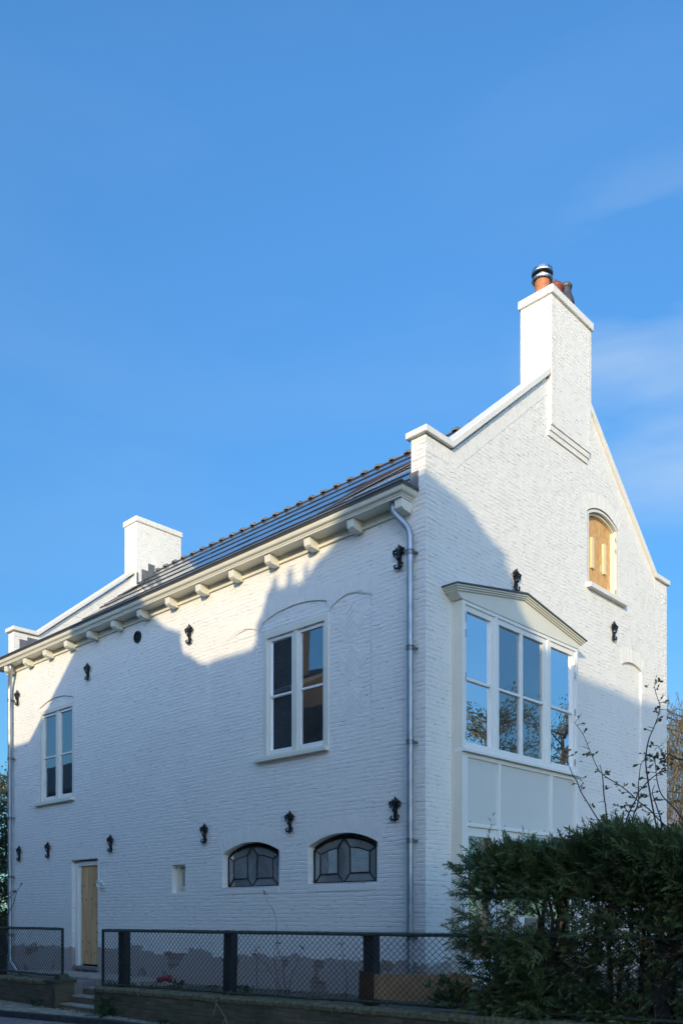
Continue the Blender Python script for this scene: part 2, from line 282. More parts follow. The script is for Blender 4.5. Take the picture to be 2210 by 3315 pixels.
# ------------------------------------------------------------------ mesh helpers
class MB:
    def __init__(s): s.v = []; s.f = []; s.mi = []; s.g = []
    def add(s, vs, fs, mi=0):
        o = len(s.v); s.g.append((o, len(s.f))); s.v += [tuple(v) for v in vs]; s.f += [tuple(i + o for i in f) for f in fs]; s.mi += [mi] * len(fs); return s
    def box(s, x0, x1, y0, y1, z0, z1, mi=0):
        vs = [(x, y, z) for x in (x0, x1) for y in (y0, y1) for z in (z0, z1)]
        return s.add(vs, [(0, 1, 3, 2), (4, 6, 7, 5), (0, 4, 5, 1), (2, 3, 7, 6), (0, 2, 6, 4), (1, 5, 7, 3)], mi)
    def obox(s, c, ax, ay, az, mi=0):          # oriented box: centre and three half-axis vectors
        c = Vector(c); ax, ay, az = Vector(ax), Vector(ay), Vector(az)
        vs = [c + i * ax + j * ay + k * az for i in (-1, 1) for j in (-1, 1) for k in (-1, 1)]
        return s.add(vs, [(0, 1, 3, 2), (4, 6, 7, 5), (0, 4, 5, 1), (2, 3, 7, 6), (0, 2, 6, 4), (1, 5, 7, 3)], mi)
    def prism(s, poly, axis, a0, a1, mi=0, caps=True):
        """poly: (p,q) pairs; axis 'x': (y,z), 'y': (x,z), 'z': (x,y); extruded a0..a1"""
        def P(p, a): return (a, p[0], p[1]) if axis == 'x' else (p[0], a, p[1]) if axis == 'y' else (p[0], p[1], a)
        n = len(poly); vs = [P(p, a0) for p in poly] + [P(p, a1) for p in poly]
        fs = [(i, (i + 1) % n, n + (i + 1) % n, n + i) for i in range(n)]
        if caps:
            tris = tessellate_polygon([[Vector((p[0], p[1], 0)) for p in poly]])
            fs += [tuple(t) for t in tris] + [tuple(n + i for i in reversed(t)) for t in tris]
        return s.add(vs, fs, mi)
    def tube(s, pts, rad, k=8, mi=0, caps=True):
        pts = [Vector(p) for p in pts]; n = len(pts)
        rad = rad if isinstance(rad, (list, tuple)) else [rad] * n
        vs = []; up = Vector((.13, .21, 1)).normalized()
        for i, p in enumerate(pts):
            d = (pts[min(i + 1, n - 1)] - pts[max(i - 1, 0)]).normalized()
            a = d.cross(up)
            if a.length < .15: a = d.cross(Vector((1, .2, 0)))
            a.normalize(); b = d.cross(a)
            for j in range(k):
                t = 2 * pi * j / k; vs.append(p + (a * cos(t) + b * sin(t)) * rad[i])
        fs = [(i * k + j, i * k + (j + 1) % k, (i + 1) * k + (j + 1) % k, (i + 1) * k + j) for i in range(n - 1) for j in range(k)]
        if caps: fs += [tuple(reversed(range(k))), tuple((n - 1) * k + j for j in range(k))]
        return s.add(vs, fs, mi)
    def lathe(s, c, prof, k=24, mi=0):
        vs = [(c[0] + r * cos(2 * pi * j / k), c[1] + r * sin(2 * pi * j / k), c[2] + z) for r, z in prof for j in range(k)]
        n = len(prof)
        fs = [(i * k + j, i * k + (j + 1) % k, (i + 1) * k + (j + 1) % k, (i + 1) * k + j) for i in range(n - 1) for j in range(k)]
        fs += [tuple(reversed(range(k))), tuple((n - 1) * k + j for j in range(k))]
        return s.add(vs, fs, mi)
    def blob(s, c, r, mi=0, k=8):
        rx, ry, rz = r; vs = []; fs = []
        for i in range(1, 5):
            t = pi * i / 5
            for j in range(k):
                a = 2 * pi * j / k; vs.append((c[0] + rx * sin(t) * cos(a), c[1] + ry * sin(t) * sin(a), c[2] + rz * cos(t)))
        vs += [(c[0], c[1], c[2] + rz), (c[0], c[1], c[2] - rz)]
        for i in range(3):
            for j in range(k): fs.append((i * k + j, i * k + (j + 1) % k, (i + 1) * k + (j + 1) % k, (i + 1) * k + j))
        for j in range(k): fs.append((4 * k, (j + 1) % k, j)); fs.append((4 * k + 1, 3 * k + j, 3 * k + (j + 1) % k))
        return s.add(vs, fs, mi)
    def build(s, name, m, parent=None, at=None, smooth=False, bevel=0):
        """at: world origin the vertices are made relative to"""
        org = Vector(at) if at is not None else (world_of(parent) if parent else Vector((0, 0, 0)))
        me = bpy.data.meshes.new(name); me.from_pydata([tuple(Vector(v) - org) for v in s.v], [], s.f)
        for mm in (m if isinstance(m, (list, tuple)) else [m]): me.materials.append(mm)
        if isinstance(m, (list, tuple)): me.polygons.foreach_set('material_index', s.mi)
        bm = bmesh.new(); bm.from_mesh(me); bmesh.ops.recalc_face_normals(bm, faces=bm.faces)
        bm.to_mesh(me); bm.free()
        if smooth: me.polygons.foreach_set('use_smooth', [True] * len(me.polygons))
        o = bpy.data.objects.new(name, me); COL.objects.link(o)
        if parent: o.parent = parent; o.location = org - world_of(parent)
        else: o.location = org
        if bevel:
            md = o.modifiers.new('bevel', 'BEVEL'); md.width = bevel; md.segments = 2; md.limit_method = 'ANGLE'; md.harden_normals = False
        return o
def build_each(mb, name, m, parent, per=1, **kw):
    """one part per `per` consecutive shapes of the builder"""
    out = []; G = mb.g + [(len(mb.v), len(mb.f))]
    for i in range(0, len(mb.g), per):
        (v0, f0), (v1, f1) = G[i], G[min(i + per, len(mb.g))]
        q = MB(); q.v = mb.v[v0:v1]; q.f = [tuple(k - v0 for k in f) for f in mb.f[f0:f1]]; mis = mb.mi[f0:f1]; q.mi = [0] * len(q.f)
        mm = m[mis[0]] if isinstance(m, (list, tuple)) else m
        out.append(q.build(name, mm, parent, **kw))
    return out
def world_of(o):
    v = Vector((0, 0, 0))
    while o is not None: v += o.location; o = o.parent
    return v
def tag(o, label=None, cat=None, group=None, kind=None):
    if label: o['label'] = label
    if cat: o['category'] = cat
    if group: o['group'] = group
    if kind: o['kind'] = kind
    return o
def empty(name, loc):
    o = bpy.data.objects.new(name, None); COL.objects.link(o); o.location = loc; o.empty_display_size = .3; return o
def copy_tree(o, loc=None, parent=None):
    c = o.copy(); COL.objects.link(c)
    c.parent = parent if parent else o.parent
    if loc is not None: c.location = loc
    for ch in o.children: copy_tree(ch, None, c)
    return c
def arc(x0, x1, zs, rise, n=14):
    """points of a segmental arch from (x0,zs) to (x1,zs)"""
    w = (x1 - x0) / 2; r = (w * w + rise * rise) / (2 * rise); cx = (x0 + x1) / 2; cz = zs + rise - r
    a = math.asin(w / r); return [(cx + r * sin(-a + 2 * a * i / n), cz + r * cos(-a + 2 * a * i / n)) for i in range(n + 1)]

# =================================================================== SETTING
def plane_obj(name, poly, z, m, kind='structure', dz=.0):
    mb = MB(); mb.prism(poly, 'z', z - .3, z)
    o = mb.build(name, m); tag(o, kind=kind); return o
# street paving: pinkish clinkers
PAV = brick_mat('street_clinker', paint=False, base=(.27, .22, .205), base2=(.40, .34, .32), row=.07, width=.21, dist=.01, mortar_col=(.07, .065, .055), rough=.85)
def flat_brick(m):   # same brick pattern laid on the ground plane (x, y)
    nt = m.node_tree; cb = [x for x in nt.nodes if x.type == 'COMBXYZ'][0]; sp = [x for x in nt.nodes if x.type == 'SEPXYZ'][0]
    for i, o in ((0, 0), (1, 1)):
        for lk in list(cb.inputs[i].links): nt.links.remove(lk)
        nt.links.new(sp.outputs[o], cb.inputs[i])
flat_brick(PAV)
SAND = mat('sandy_pavement', (.42, .34, .25), .95, noise=.5, nscale=7, color2=(.19, .165, .11), bump=.012, bscale=25)
g = MB(); g.add([(-900, -900, -.03), (900, -900, -.03), (900, 900, -.03), (-900, 900, -.03)], [(0, 1, 2, 3)])
tag(g.build('ground', mat('far_ground', (.10, .10, .07), .95, noise=.4, nscale=.2)), kind='structure')
g = MB(); g.add([(-60, -14, -.004), (60, -14, -.004), (60, 12, -.004), (8, -1.5, -.004), (-60, -1.0, -.004)], [(0, 1, 2, 3, 4)])
tag(g.build('street', PAV), kind='structure')
# pavement strip between kerb and garden wall
kerb = [(-40, -8.8), (-8.0, -2.92), (-6.3, -2.55), (-4.2, -2.12), (-1.5, -2.0), (30, -2.0)]
pv = MB()
for a, b in zip(kerb[:-1], kerb[1:]):
    pv.add([(a[0], a[1] + .13, .075), (b[0], b[1] + .13, .075), (b[0], -1.70, .09), (a[0], -1.70, .09)], [(0, 1, 2, 3)])
tag(pv.build('pavement', SAND), kind='structure')
kb = MB()
for a, b in zip(kerb[:-1], kerb[1:]):
    L = math.hypot(b[0] - a[0], b[1] - a[1]); n = max(1, int(L / 1.0))
    for i in range(n):
        t0, t1 = i / n + .004, (i + 1) / n - .004
        p0 = (a[0] + (b[0] - a[0]) * t0, a[1] + (b[1] - a[1]) * t0); p1 = (a[0] + (b[0] - a[0]) * t1, a[1] + (b[1] - a[1]) * t1)
        kb.prism([p0, p1, (p1[0], p1[1] + .14), (p0[0], p0[1] + .14)], 'z', -.1, .085)
tag(kb.build('kerb', mat('bluestone', (.045, .05, .056), .7, noise=.35, nscale=10, bump=.003)), kind='structure')
# raised garden
gm = bmesh.new(); NX, NY = 90, 60
soil = MB(); xs = [-40 + 52 * i / 160 for i in range(161)]; ys = [-1.52 + .16 * j for j in range(14)] + [1.5, 8.5, 14, 30, 60]
def gz(x, y):
    b = .46 + .012 * max(-8, min(x, 4)) + .05
    return b + (random.uniform(-.012, .02) if y < .7 else 0)
grid = [[(x, y, gz(x, y)) for y in ys] for x in xs]
vs = [p for rowp in grid for p in rowp]; m_ = len(ys)
soil.add(vs, [(i * m_ + j, (i + 1) * m_ + j, (i + 1) * m_ + j + 1, i * m_ + j + 1) for i in range(len(xs) - 1) for j in range(m_ - 1)
              if not (-6.62 < xs[i] < -5.2 and ys[j] < -1.05) and not (-11.7 < xs[i] < -.35 and .1 < ys[j] < 7.2)])
tag(soil.build('garden_ground', SOIL, smooth=True), kind='structure')

# =================================================================== HOUSE
house = empty('white_house', (-5.85, 3.66, .5))
tag(house, 'white painted brick house with dark tiled roof and a plywood-boarded door', 'house')
XL, XR, YB = -11.73, 0.0, 7.33
def winpoly(x0, x1, z0, z1, rise=0, n=10):
    return [(x0, z0), (x1, z0)] + ([(x1, z1), (x0, z1)] if not rise else list(reversed(arc(x0, x1, z1, rise, n))))
# ---- openings on the long wall (x, z)
niche_big = [(-4.07, 3.60), (-.945, 3.60), (-.945, 6.03), (-1.10, 6.09), (-1.25, 6.13), (-1.40, 6.15), (-1.60, 6.15), (-1.76, 6.135),
             (-1.90, 6.18), (-2.15, 6.235), (-2.50, 6.26), (-2.85, 6.235), (-3.10, 6.18), (-3.24, 6.135), (-3.42, 6.15), (-3.62, 6.145), (-3.80, 6.11), (-3.95, 6.07), (-4.07, 6.03)]
BW = (-3.19, -1.77, 4.05, 5.97)       # big window frame
LW = (-10.31, -8.89, 3.985, 5.91)
lw_open = [(LW[0], LW[2]), (LW[1], LW[2])] + list(reversed(arc(LW[0], LW[1], 5.975, .125, 12)))
door_o = winpoly(-8.98, -8.01, .56, 2.72)
smallw = winpoly(-5.58, -5.20, 2.0, 2.49)
arL = winpoly(-4.19, -2.812, 2.052, 2.605, .165, 12)
arR = winpoly(-2.191, -.826, 2.065, 2.62, .165, 12)
def facade(poly, holes, tf):
    """flat face with holes; tf maps (u, z) to a 3D point"""
    loops = [[Vector((p[0], p[1], 0)) for p in poly]] + [[Vector((p[0], p[1], 0)) for p in h] for h in holes]
    tris = tessellate_polygon(loops); pts = [p for lp in loops for p in lp]
    mb = MB(); mb.add([tf(p.x, p.y, 0) for p in pts], [tuple(t) for t in tris]); return mb
def reveal(mb, h, tf, d0, d1):
    n = len(h); mb.add([tf(p[0], p[1], d0) for p in h] + [tf(p[0], p[1], d1) for p in h], [(i, (i + 1) % n, n + (i + 1) % n, n + i) for i in range(n)])
tA = lambda u, z, d: (u, d, z)         # d: depth into the wall
tB = lambda u, z, d: (-d, u, z)
outA = [(XL, .2), (XR, .2), (XR, 7.895), (-.24, 7.895), (-.24, 7.30), (-11.46, 7.30), (-11.46, 7.86), (XL, 7.86)]
fa = facade(outA, [niche_big, lw_open, door_o, smallw, arL, arR], tA)
niche_big = [(-4.07, 3.60), (-.945, 3.60), (-.945, 4.7)] + niche_big[2:] + [(-4.07, 4.7)]
nd = lambda z, x=-2.5: .015 * max(.02, min(1, (z - 3.6) / 1.1)) * max(.05, min(1, (x + 4.07) / .3))
niche_in = [(min(max(p[0], -4.045), -.965), p[1]) for p in niche_big]
nn_ = len(niche_big); fa.add([tA(p[0], p[1], 0) for p in niche_big] + [tA(p[0], p[1], nd(p[1], p[0])) for p in niche_in], [(i, (i + 1) % nn_, nn_ + (i + 1) % nn_, nn_ + i) for i in range(nn_)])
for h, d in ((lw_open, .10), (door_o, .16), (smallw, .16), (arL, .13), (arR, .13)): reveal(fa, h, tA, 0, d)
# niche back with the window hole, and the little tympanum above the far window
bwh = winpoly(*BW)
nb = facade(niche_in, [bwh], lambda u, z, d: (u, nd(z, u), z)); fa.add(nb.v, nb.f); nn2 = len(bwh); fa.add([tA(p[0], p[1], nd(p[1])) for p in bwh] + [tA(p[0], p[1], .12) for p in bwh], [(i, (i + 1) % nn2, nn2 + (i + 1) % nn2, nn2 + i) for i in range(nn2)])
ty = [(LW[0], 5.915), (LW[1], 5.915)] + list(reversed(arc(LW[0], LW[1], 5.975, .125, 12)))
nb = facade(ty, [], lambda u, z, d: (u, .022, z)); fa.add(nb.v, nb.f)
# gable end (y, z)
attic = winpoly(4.268, 5.36, 7.09, 8.30, .16, 14)
nicheB = winpoly(5.53, 6.28, 4.05, 6.03, .08, 10)
bayh = [(.75, .3), (3.5, .3), (3.5, 5.80), (.75, 5.80)]
gz_ = .84
outB = [(0, .2), (7.33, .2), (7.33, 7.86), (6.83, 7.86), (4.30, 9.93), (3.04, 9.93), (.54, 7.86), (0, 7.86)]
fb = facade(outB, [attic, nicheB, bayh], tB)
for h, d in ((attic, .14), (nicheB, .035), (bayh, .2)): reveal(fb, h, tB, 0, d)
nb = facade(nicheB, [], lambda u, z, d: (-.035, u, z)); fb.add(nb.v, nb.f)
fa.add(fb.v, fb.f)
# inner faces of both gable parapets, back wall
inner = [(.1, 7.2), (7.2, 7.2), (7.33, 7.86), (6.83, 7.86), (4.30, 9.93), (3.04, 9.93), (.54, 7.86), (0, 7.86), (0, 7.2)]
nb = facade(inner, [], lambda u, z, d: (-.24, u, z)); fa.add(nb.v, nb.f)
fa.prism([(.003, .2), (7.326, .2), (7.326, 7.86), (6.83, 7.86), (4.30, 9.93), (3.04, 9.93), (.54, 7.86), (.003, 7.86)], 'x', XL, -11.458)
fa.box(XL + .001, -.001, 7.12, 7.329, .2, 7.3)
fa.add([(-11.46, 0, 7.30), (-.24, 0, 7.30), (-.24, 0.3, 7.30), (-11.46, .3, 7.30)], [(0, 1, 2, 3)])
random.seed(33)
for i in range(int((7.86 - .5) / .0606)):
    z0_ = .5 + i * .0606; r1, r2, r3, r4 = [random.uniform(.0005, .0055) for _ in range(4)]; L1, L2 = (.215, .105) if i % 2 else (.105, .215)
    fa.box(-L1, r1, -r2, L2, z0_ + .006, z0_ + .0575)
    fa.box(-.1, r3 * .8, 7.33 - L1, 7.33 + r4, z0_ + .006, z0_ + .0575)
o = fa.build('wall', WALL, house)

# copings
cp = MB()
def coping(mb, x0, x1, mirror=False):
    bot = [(-.055, 7.885), (.545, 7.885), (3.05, 9.99)]; t = .085
    top = [(3.05, 10.105), (.515, 7.97), (-.055, 7.97)]
    poly = bot + top
    if mirror: poly = [(7.33 - p[0], p[1] - .01) for p in poly]
    mb.prism(poly, 'x', x0, x1)
for xa_, xb_ in ((-.30, .055), (-11.78, -11.40)):
    for mm_ in (False, True):
        cp = MB(); coping(cp, xa_, xb_, mm_); cp.build('coping', SMOOTHP, house, bevel=.012)
# brick-on-edge course under the coping, slightly proud
for sd in (0, 1):
    vc = MB()
    for i in range(37):
        t = (i + .5) / 37; y = .60 + 2.42 * t; z = 7.885 + (9.95 - 7.885) * t - .13
        if not sd: vc.obox((-.006, y, z), (.0095 + random.uniform(0, .0015), 0, 0), (0, .0405 * cos(.70), .0405 * sin(.70)), (0, -.105 * sin(.70), .105 * cos(.70)))
        else: vc.obox((-.006, 7.33 - y, z), (.0095, 0, 0), (0, .0405 * cos(.70), -.0405 * sin(.70)), (0, .105 * sin(.70), .105 * cos(.70)))
    for i in range(8): vc.obox((-.004, (.035 + i * .066) if not sd else (7.295 - i * .066), 7.77), (.0075, 0, 0), (0, .031, 0), (0, 0, .10))
    vc.build('brick_border', PAINTS, house)

# arches of voussoirs, a hair proud
def voussoirs(mb, x0, x1, zs, rise, h, tf, n=None, proud=.006):
    w = (x1 - x0) / 2; r = (w * w + rise * rise) / (2 * rise); cx = (x0 + x1) / 2; cz = zs + rise - r
    a = math.asin(w / r) + .02; n = n or int(2 * a * (r + h / 2) / .064)
    for i in range(n):
        t = -a + 2 * a * (i + .5) / n; ha = a / n * .93; j = random.uniform(-.002, .002)
        q = [(cx + rr * sin(t + s * ha), cz + rr * cos(t + s * ha)) for rr, s in ((r + .002, -1), (r + .002, 1), (r + h, 1), (r + h, -1))]
        mb.add([tf(p[0], p[1], .005) for p in q] + [tf(p[0], p[1], -proud + j) for p in q],
               [(4, 5, 6, 7), (0, 1, 5, 4), (1, 2, 6, 5), (2, 3, 7, 6), (3, 0, 4, 7)])
def arch_part(*a_, **k_):
    va = MB(); voussoirs(va, *a_, **k_); va.build('brick_arch', PAINTS, house)
arch_part(-4.19, -2.812, 2.605, .165, .24, tA); arch_part(-2.191, -.826, 2.62, .165, .24, tA)
arch_part(LW[0], LW[1], 5.975, .125, .22, tA); arch_part(-3.24, -1.76, 6.135, .125, .24, tA)
arch_part(-4.10, -3.28, 6.03, .12, .22, tA, proud=.004); arch_part(-1.72, -.92, 6.03, .12, .22, tA, proud=.004)
arch_part(4.268, 5.36, 8.30, .16, .22, tB); arch_part(5.53, 6.28, 6.03, .08, .24, tB)
va = MB()
for i in range(15): va.box(-8.98 + i * .0648, -8.98 + i * .0648 + .0628, -.004, .005, 2.73, 2.93)     # flat lintel over the door
va.build('brick_lintel', PAINTS, house)
for x0 in (-4.19, -2.191):
    va = MB()
    for i in range(21): va.box(x0 + i * .065, x0 + i * .065 + .063, -.008, .004, 1.965, 2.05)
    va.build('brick_sill', PAINTS, house)

# herringbone relief lozenges in the niche
def lozenge(cx, cz):
    L, W = .185, .056; rad = .285
    c45 = cos(pi / 4); u = Vector((c45, 0, c45)); v = Vector((-c45, 0, c45))
    W = .057
    for i in range(-12, 13):
        for k in range(-4, 5):
            for p, ax, ay in ((((i + 6 * k + 1.5) * W, (i + .5) * W), 1.5 * W, .5 * W), (((i + 3.5 + 6 * k) * W, (i - .5) * W), .5 * W, 1.5 * W)):
                c = u * (p[0] - .12) + v * (p[1] - .03)
                if abs(c.x) + abs(c.z) > rad: continue
                d = random.uniform(-.004, .005)
                hb.obox((cx + c.x, .016, cz + c.z), u * (ax - .0045), (0, .009 + d * .6, 0), v * (ay - .0045))
for cx, zsl in ((-1.352, (5.72, 5.145, 4.575)), (-3.625, (5.70, 5.135, 4.56))):
    for z_ in zsl:
        hb = MB(); lozenge(cx, z_); hb.build('herringbone_lozenge', PAINTS, house)

# ---- corbelled chimneys
def chimney(x0, x1, y0, y1, zt, zb, front, lab):
    c = MB()
    if front:
        c.box(x0, .058, y0, y1, 9.215, zt); c.box(-.24, .040, y0 - .012, y1 - .022, 9.13, 9.214); c.box(-.24, .022, y0 - .03, y1 - .045, 9.045, 9.129)
        for i in range(int((zt - 9.25) / .0606)):
            z_ = 9.235 + i * .0606; q1, q2, q3 = [random.uniform(.0005, .004) for _ in range(3)]
            c.box(-.05, .058 + q1, y0 - q2, y0 + .1, z_ + .005, z_ + .056); c.box(-.05, .058 + q3, y1 - .1, y1 + q2, z_ + .005, z_ + .056); c.box(x0 - q3, x0 + .1, y0 - q1, y0 + .1, z_ + .005, z_ + .056)
    else: c.box(x0, x1, y0, y1, zb, zt)
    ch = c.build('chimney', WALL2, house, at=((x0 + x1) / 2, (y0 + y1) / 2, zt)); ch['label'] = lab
    k = MB(); o_ = .036; k.box(x0 - o_, x1 + o_ + (.058 if front else 0), y0 - o_, y1 + o_, zt, zt + .135)
    k.build('chimney_cap', SMOOTHP, ch, bevel=.02)
    return ch
ch1 = chimney(-.50, 0.0, 3.05, 4.29, 11.225, 9.0, True, 'tall near chimney carrying three pots')
ch2 = chimney(-11.86, -11.335, 3.05, 4.36, 11.225, 8.8, False, 'low far chimney with grey stepped flashing')
# pots
big = MB(); c0 = (-.25, 3.285, 0)
big.lathe(c0, [(.115, 11.36), (.122, 11.45), (.112, 11.56), (.122, 11.66), (.12, 11.69), (.09, 11.69)], mi=0)
big.lathe(c0, [(.118, 11.685), (.150, 11.668), (.166, 11.680), (.170, 11.70), (.160, 11.712), (.118, 11.715)], mi=1)
big.lathe(c0, [(.112, 11.71), (.112, 11.775)], mi=1)
big.lathe(c0, [(.115, 11.79), (.15, 11.775), (.168, 11.785)], mi=2)
big.lathe(c0, [(.168, 11.786), (.172, 11.80), (.165, 11.845), (.13, 11.868), (.05, 11.88)], mi=1)
for a in range(6): big.box(c0[0] + .10 * cos(a) - .01, c0[0] + .10 * cos(a) + .01, c0[1] + .10 * sin(a) - .01, c0[1] + .10 * sin(a) + .01, 11.76, 11.80, 1)
p = big.build('chimney_pot', [TERRA, STEEL, ZINCD], ch1, at=(-.25, 3.285, 11.36), smooth=False); p['label'] = 'wide terracotta pot with two steel rings'
mid = MB(); c0 = (-.25, 3.70, 0)
mid.lathe(c0, [(.09, 11.36), (.085, 11.68), (.12, 11.70), (.09, 11.74), (.14, 11.76), (.13, 11.80), (.09, 11.85), (.04, 11.87), (.012, 11.93)])
p = mid.build('chimney_pot', TERRAR, ch1, at=(-.25, 3.70, 11.36), smooth=True); p['label'] = 'small dark red clay pot with domed hat'
rt = MB(); c0 = (-.25, 4.02, 0)
rt.lathe(c0, [(.12, 11.36), (.12, 11.66)], mi=1); rt.lathe(c0, [(.135, 11.66), (.14, 11.70), (.125, 11.76), (.095, 11.84), (.085, 11.92), (.10, 11.945), (.105, 11.975), (.09, 12.0)], mi=0)
p = rt.build('chimney_pot', [DGREY, TERRAR], ch1, at=(-.25, 4.02, 11.36)); p['label'] = 'grey tapering metal flue terminal'

# ---- roof
roof = MB()
def rz(y): return 10.2 + .84 * (y - 3.66)
X0, X1 = -11.46, -.24
roof.add([(X0, .15, rz(.15) - .05), (X1, .15, rz(.15) - .05), (X1, 3.66, 10.15), (X0, 3.66, 10.15)], [(0, 1, 2, 3)], 1)
roof.add([(X0, 7.5, rz(-.18) - .05), (X1, 7.5, rz(-.18) - .05), (X1, 3.66, 10.15), (X0, 3.66, 10.15)], [(0, 3, 2, 1)], 1)
roof.add([(X0, -.26, 7.16), (X1, -.26, 7.16), (X1, .2, rz(.2) - .03), (X0, .2, rz(.2) - .03)], [(0, 1, 2, 3)], 1)
edges = [.24, .71, 1.18, 1.65, 2.12, 2.60, 3.08, 3.56]
sl = Vector((0, 1, .84)).normalized(); nrm = Vector((0, -.84, 1)).normalized()
for r_, y0 in enumerate(edges):
    y1 = (edges[r_ + 1] + .05) if r_ + 1 < len(edges) else 3.72
    x = X0; 
    while x < X1 - .01:
        w = .36; xe = min(x + w, X1); j = random.choice([0, 0, 0, .004, .010]); jz = random.uniform(-.002, .003)
        a = Vector((x, y0 + j, rz(y0 + j))) + nrm * (.019 + jz); b = Vector((x, y1, rz(y1))) + nrm * .003
        lo = a - nrm * .022
        roof.add([(x, a.y, a.z), (xe - .003, a.y, a.z), (xe - .003, b.y, b.z), (x, b.y, b.z)], [(0, 1, 2, 3)], 0)
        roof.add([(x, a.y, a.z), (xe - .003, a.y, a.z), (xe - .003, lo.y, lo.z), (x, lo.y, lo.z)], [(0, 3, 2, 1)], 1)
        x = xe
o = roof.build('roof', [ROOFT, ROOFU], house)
for pgi in o.data.polygons: pass
rd = MB(); pitch = .365; k = 0; x = X0 + .1
while x < X1 - .05:
    xe = min(x + pitch, X1)
    def ring(xx, r, up):
        return [(xx, 3.66 + r * cos(t), 10.165 + up + r * .9 * sin(t)) for t in [pi * i / 8 for i in range(9)]]
    A_ = ring(x - .02, .082, .02); B_ = ring(x + .075, .078, .02); C_ = ring(x + .10, .050, .012); D_ = ring(xe, .046, .008)
    rows = [A_, B_, C_, D_]
    rd.add([p for rr in rows for p in rr], [(i * 9 + j, i * 9 + j + 1, (i + 1) * 9 + j + 1, (i + 1) * 9 + j) for i in range(3) for j in range(8)] + [tuple(range(9))])
    x = xe
rd.build('ridge_tiles', RIDGE, roof_o := o, smooth=False)
# lifted tile strips with open battens below, near both parapets
wd = MB()
def rp_(x, y, h=.05): v = Vector((x, y, rz(y))) + nrm * h; return (v.x, v.y, v.z)
BAT = mat('bare_batten', (.03, .018, .018), .9)
wd = MB(); wd.add([rp_(-3.62, 1.66, .022), rp_(-2.49, 2.16, .022), rp_(-.24, 2.62, .022), rp_(-.24, 2.66, .022), rp_(-3.3, 2.60, .022)], [(0, 1, 2, 3, 4)])
wo = wd.build('open_batten_strip', BAT, o)
wd = MB(); wd.tube([rp_(-3.62, 1.62, .035), rp_(-2.49, 2.14, .035), rp_(-.24, 3.2, .035)], .009, 6); wd.build('roofing_strip', STEEL, o)
wd = MB(); wd.add([rp_(-11.2, 2.20, .022), rp_(-10.5, 2.70, .022), rp_(-10.35, 2.98, .022), rp_(-11.2, 2.62, .022)], [(0, 1, 2, 3)]); wd.build('open_batten_strip', BAT, o)
wd = MB(); wd.tube([rp_(-11.25, 2.12, .035), rp_(-10.4, 2.85, .035)], .008, 6); wd.build('roofing_strip', STEEL, o)

# flashings
fl = MB()
fl.box(-.228, -.115, -.012, .01, 7.165, 7.44); fl.box(-.13, -.118, -.03, .0, 7.165, 7.40)
fl.add([(-.25, -.02, 7.2), (-.25, .02, 7.2), (-.25, .02, 7.45), (-.25, -.02, 7.45)], [(0, 1, 2, 3)])
xf = -11.448
for y0, y1, z1 in ((.12, .30, 7.72), (.30, .55, 7.80)): fl.box(xf - .01, xf + .006, y0, y1, rz(y0) - .1, z1)
fl.box(-11.60, -11.44, -.012, .02, 7.17, 7.40)
for y0, y1, z1 in ((3.05, 3.09, 9.98), (3.188, 3.376, 10.10), (3.376, 3.56, 10.29)): fl.box(-11.345, -11.325, y0, y1, rz(y0) - .05, z1)
build_each(fl, 'lead_flashing', LEAD, house)

# ---- cornice, gutter, brackets
GX0, GX1 = -11.98, -.123
cn = MB()
prof = [(.0, 7.055), (-.245, 7.055), (-.248, 7.075), (-.258, 7.078), (-.262, 7.095), (-.278, 7.100), (-.296, 7.112), (-.306, 7.135), (-.312, 7.160), (-.322, 7.172), (-.322, 7.178), (0, 7.178)]
cn.prism([(p[0], p[1]) for p in prof], 'x', GX0, -.215)
# mitred return at the right end
for (a, b) in zip(prof[1:-1], prof[2:-1]):
    xa = -.215 + max(0, (-a[0] - .245)) * 1.2; xb = -.215 + max(0, (-b[0] - .245)) * 1.2
    cn.add([(-.215, a[0], a[1]), (xa, a[0], a[1]), (xb, b[0], b[1]), (-.215, b[0], b[1])], [(0, 1, 2, 3)])
    cn.add([(xa, a[0], a[1]), (xa, 0, a[1]), (xb, 0, b[1]), (xb, b[0], b[1])], [(0, 1, 2, 3)])
cn.add([(-.215, -.322, 7.178), (-.123, -.322, 7.178), (-.123, 0, 7.178), (-.215, 0, 7.178)], [(0, 1, 2, 3)])
cn.box(GX0 + .2, -.222, -.022, .0, 6.955, 7.054); cn.box(GX0 + .2, -.222, -.032, .0, 6.945, 6.962)
cn.build('cornice', TRIM, house)
gt = MB()
gt.prism([(-.334, 7.168), (-.334, 7.190), (-.342, 7.196), (-.342, 7.207), (-.325, 7.207), (-.325, 7.17)], 'x', GX0 - .01, -.11, mi=1)
gt.box(-.125, -.110, -.33, .0, 7.168, 7.207, 1)
gt.add([(GX0, -.325, 7.183), (-.12, -.325, 7.183), (-.12, -.05, 7.187), (GX0, -.05, 7.187)], [(0, 1, 2, 3)], 0)
gt.tube([(GX0 - .01, -.341, 7.208), (-.11, -.341, 7.208)], .009, 6, mi=0)
gt.build('gutter', [ZINC, BROWNZ], house)
cb_ = MB(); cb_.prism([(-.215, 7.05), (-.205, 6.945), (-.17, 6.915), (-.022, 6.905), (-.022, 7.05)], 'x', -.062, .062)
con = cb_.build('cornice_bracket', TRIM, house, at=(0, 0, 0), bevel=.003)
base_loc = con.location.copy(); cxs = [-.287 - .8574 * i for i in range(14)]
for i, x in enumerate(cxs):
    l_ = base_loc + Vector((x, 0, 0))
    if i == 0: con.location = l_
    else: copy_tree(con, l_, house)

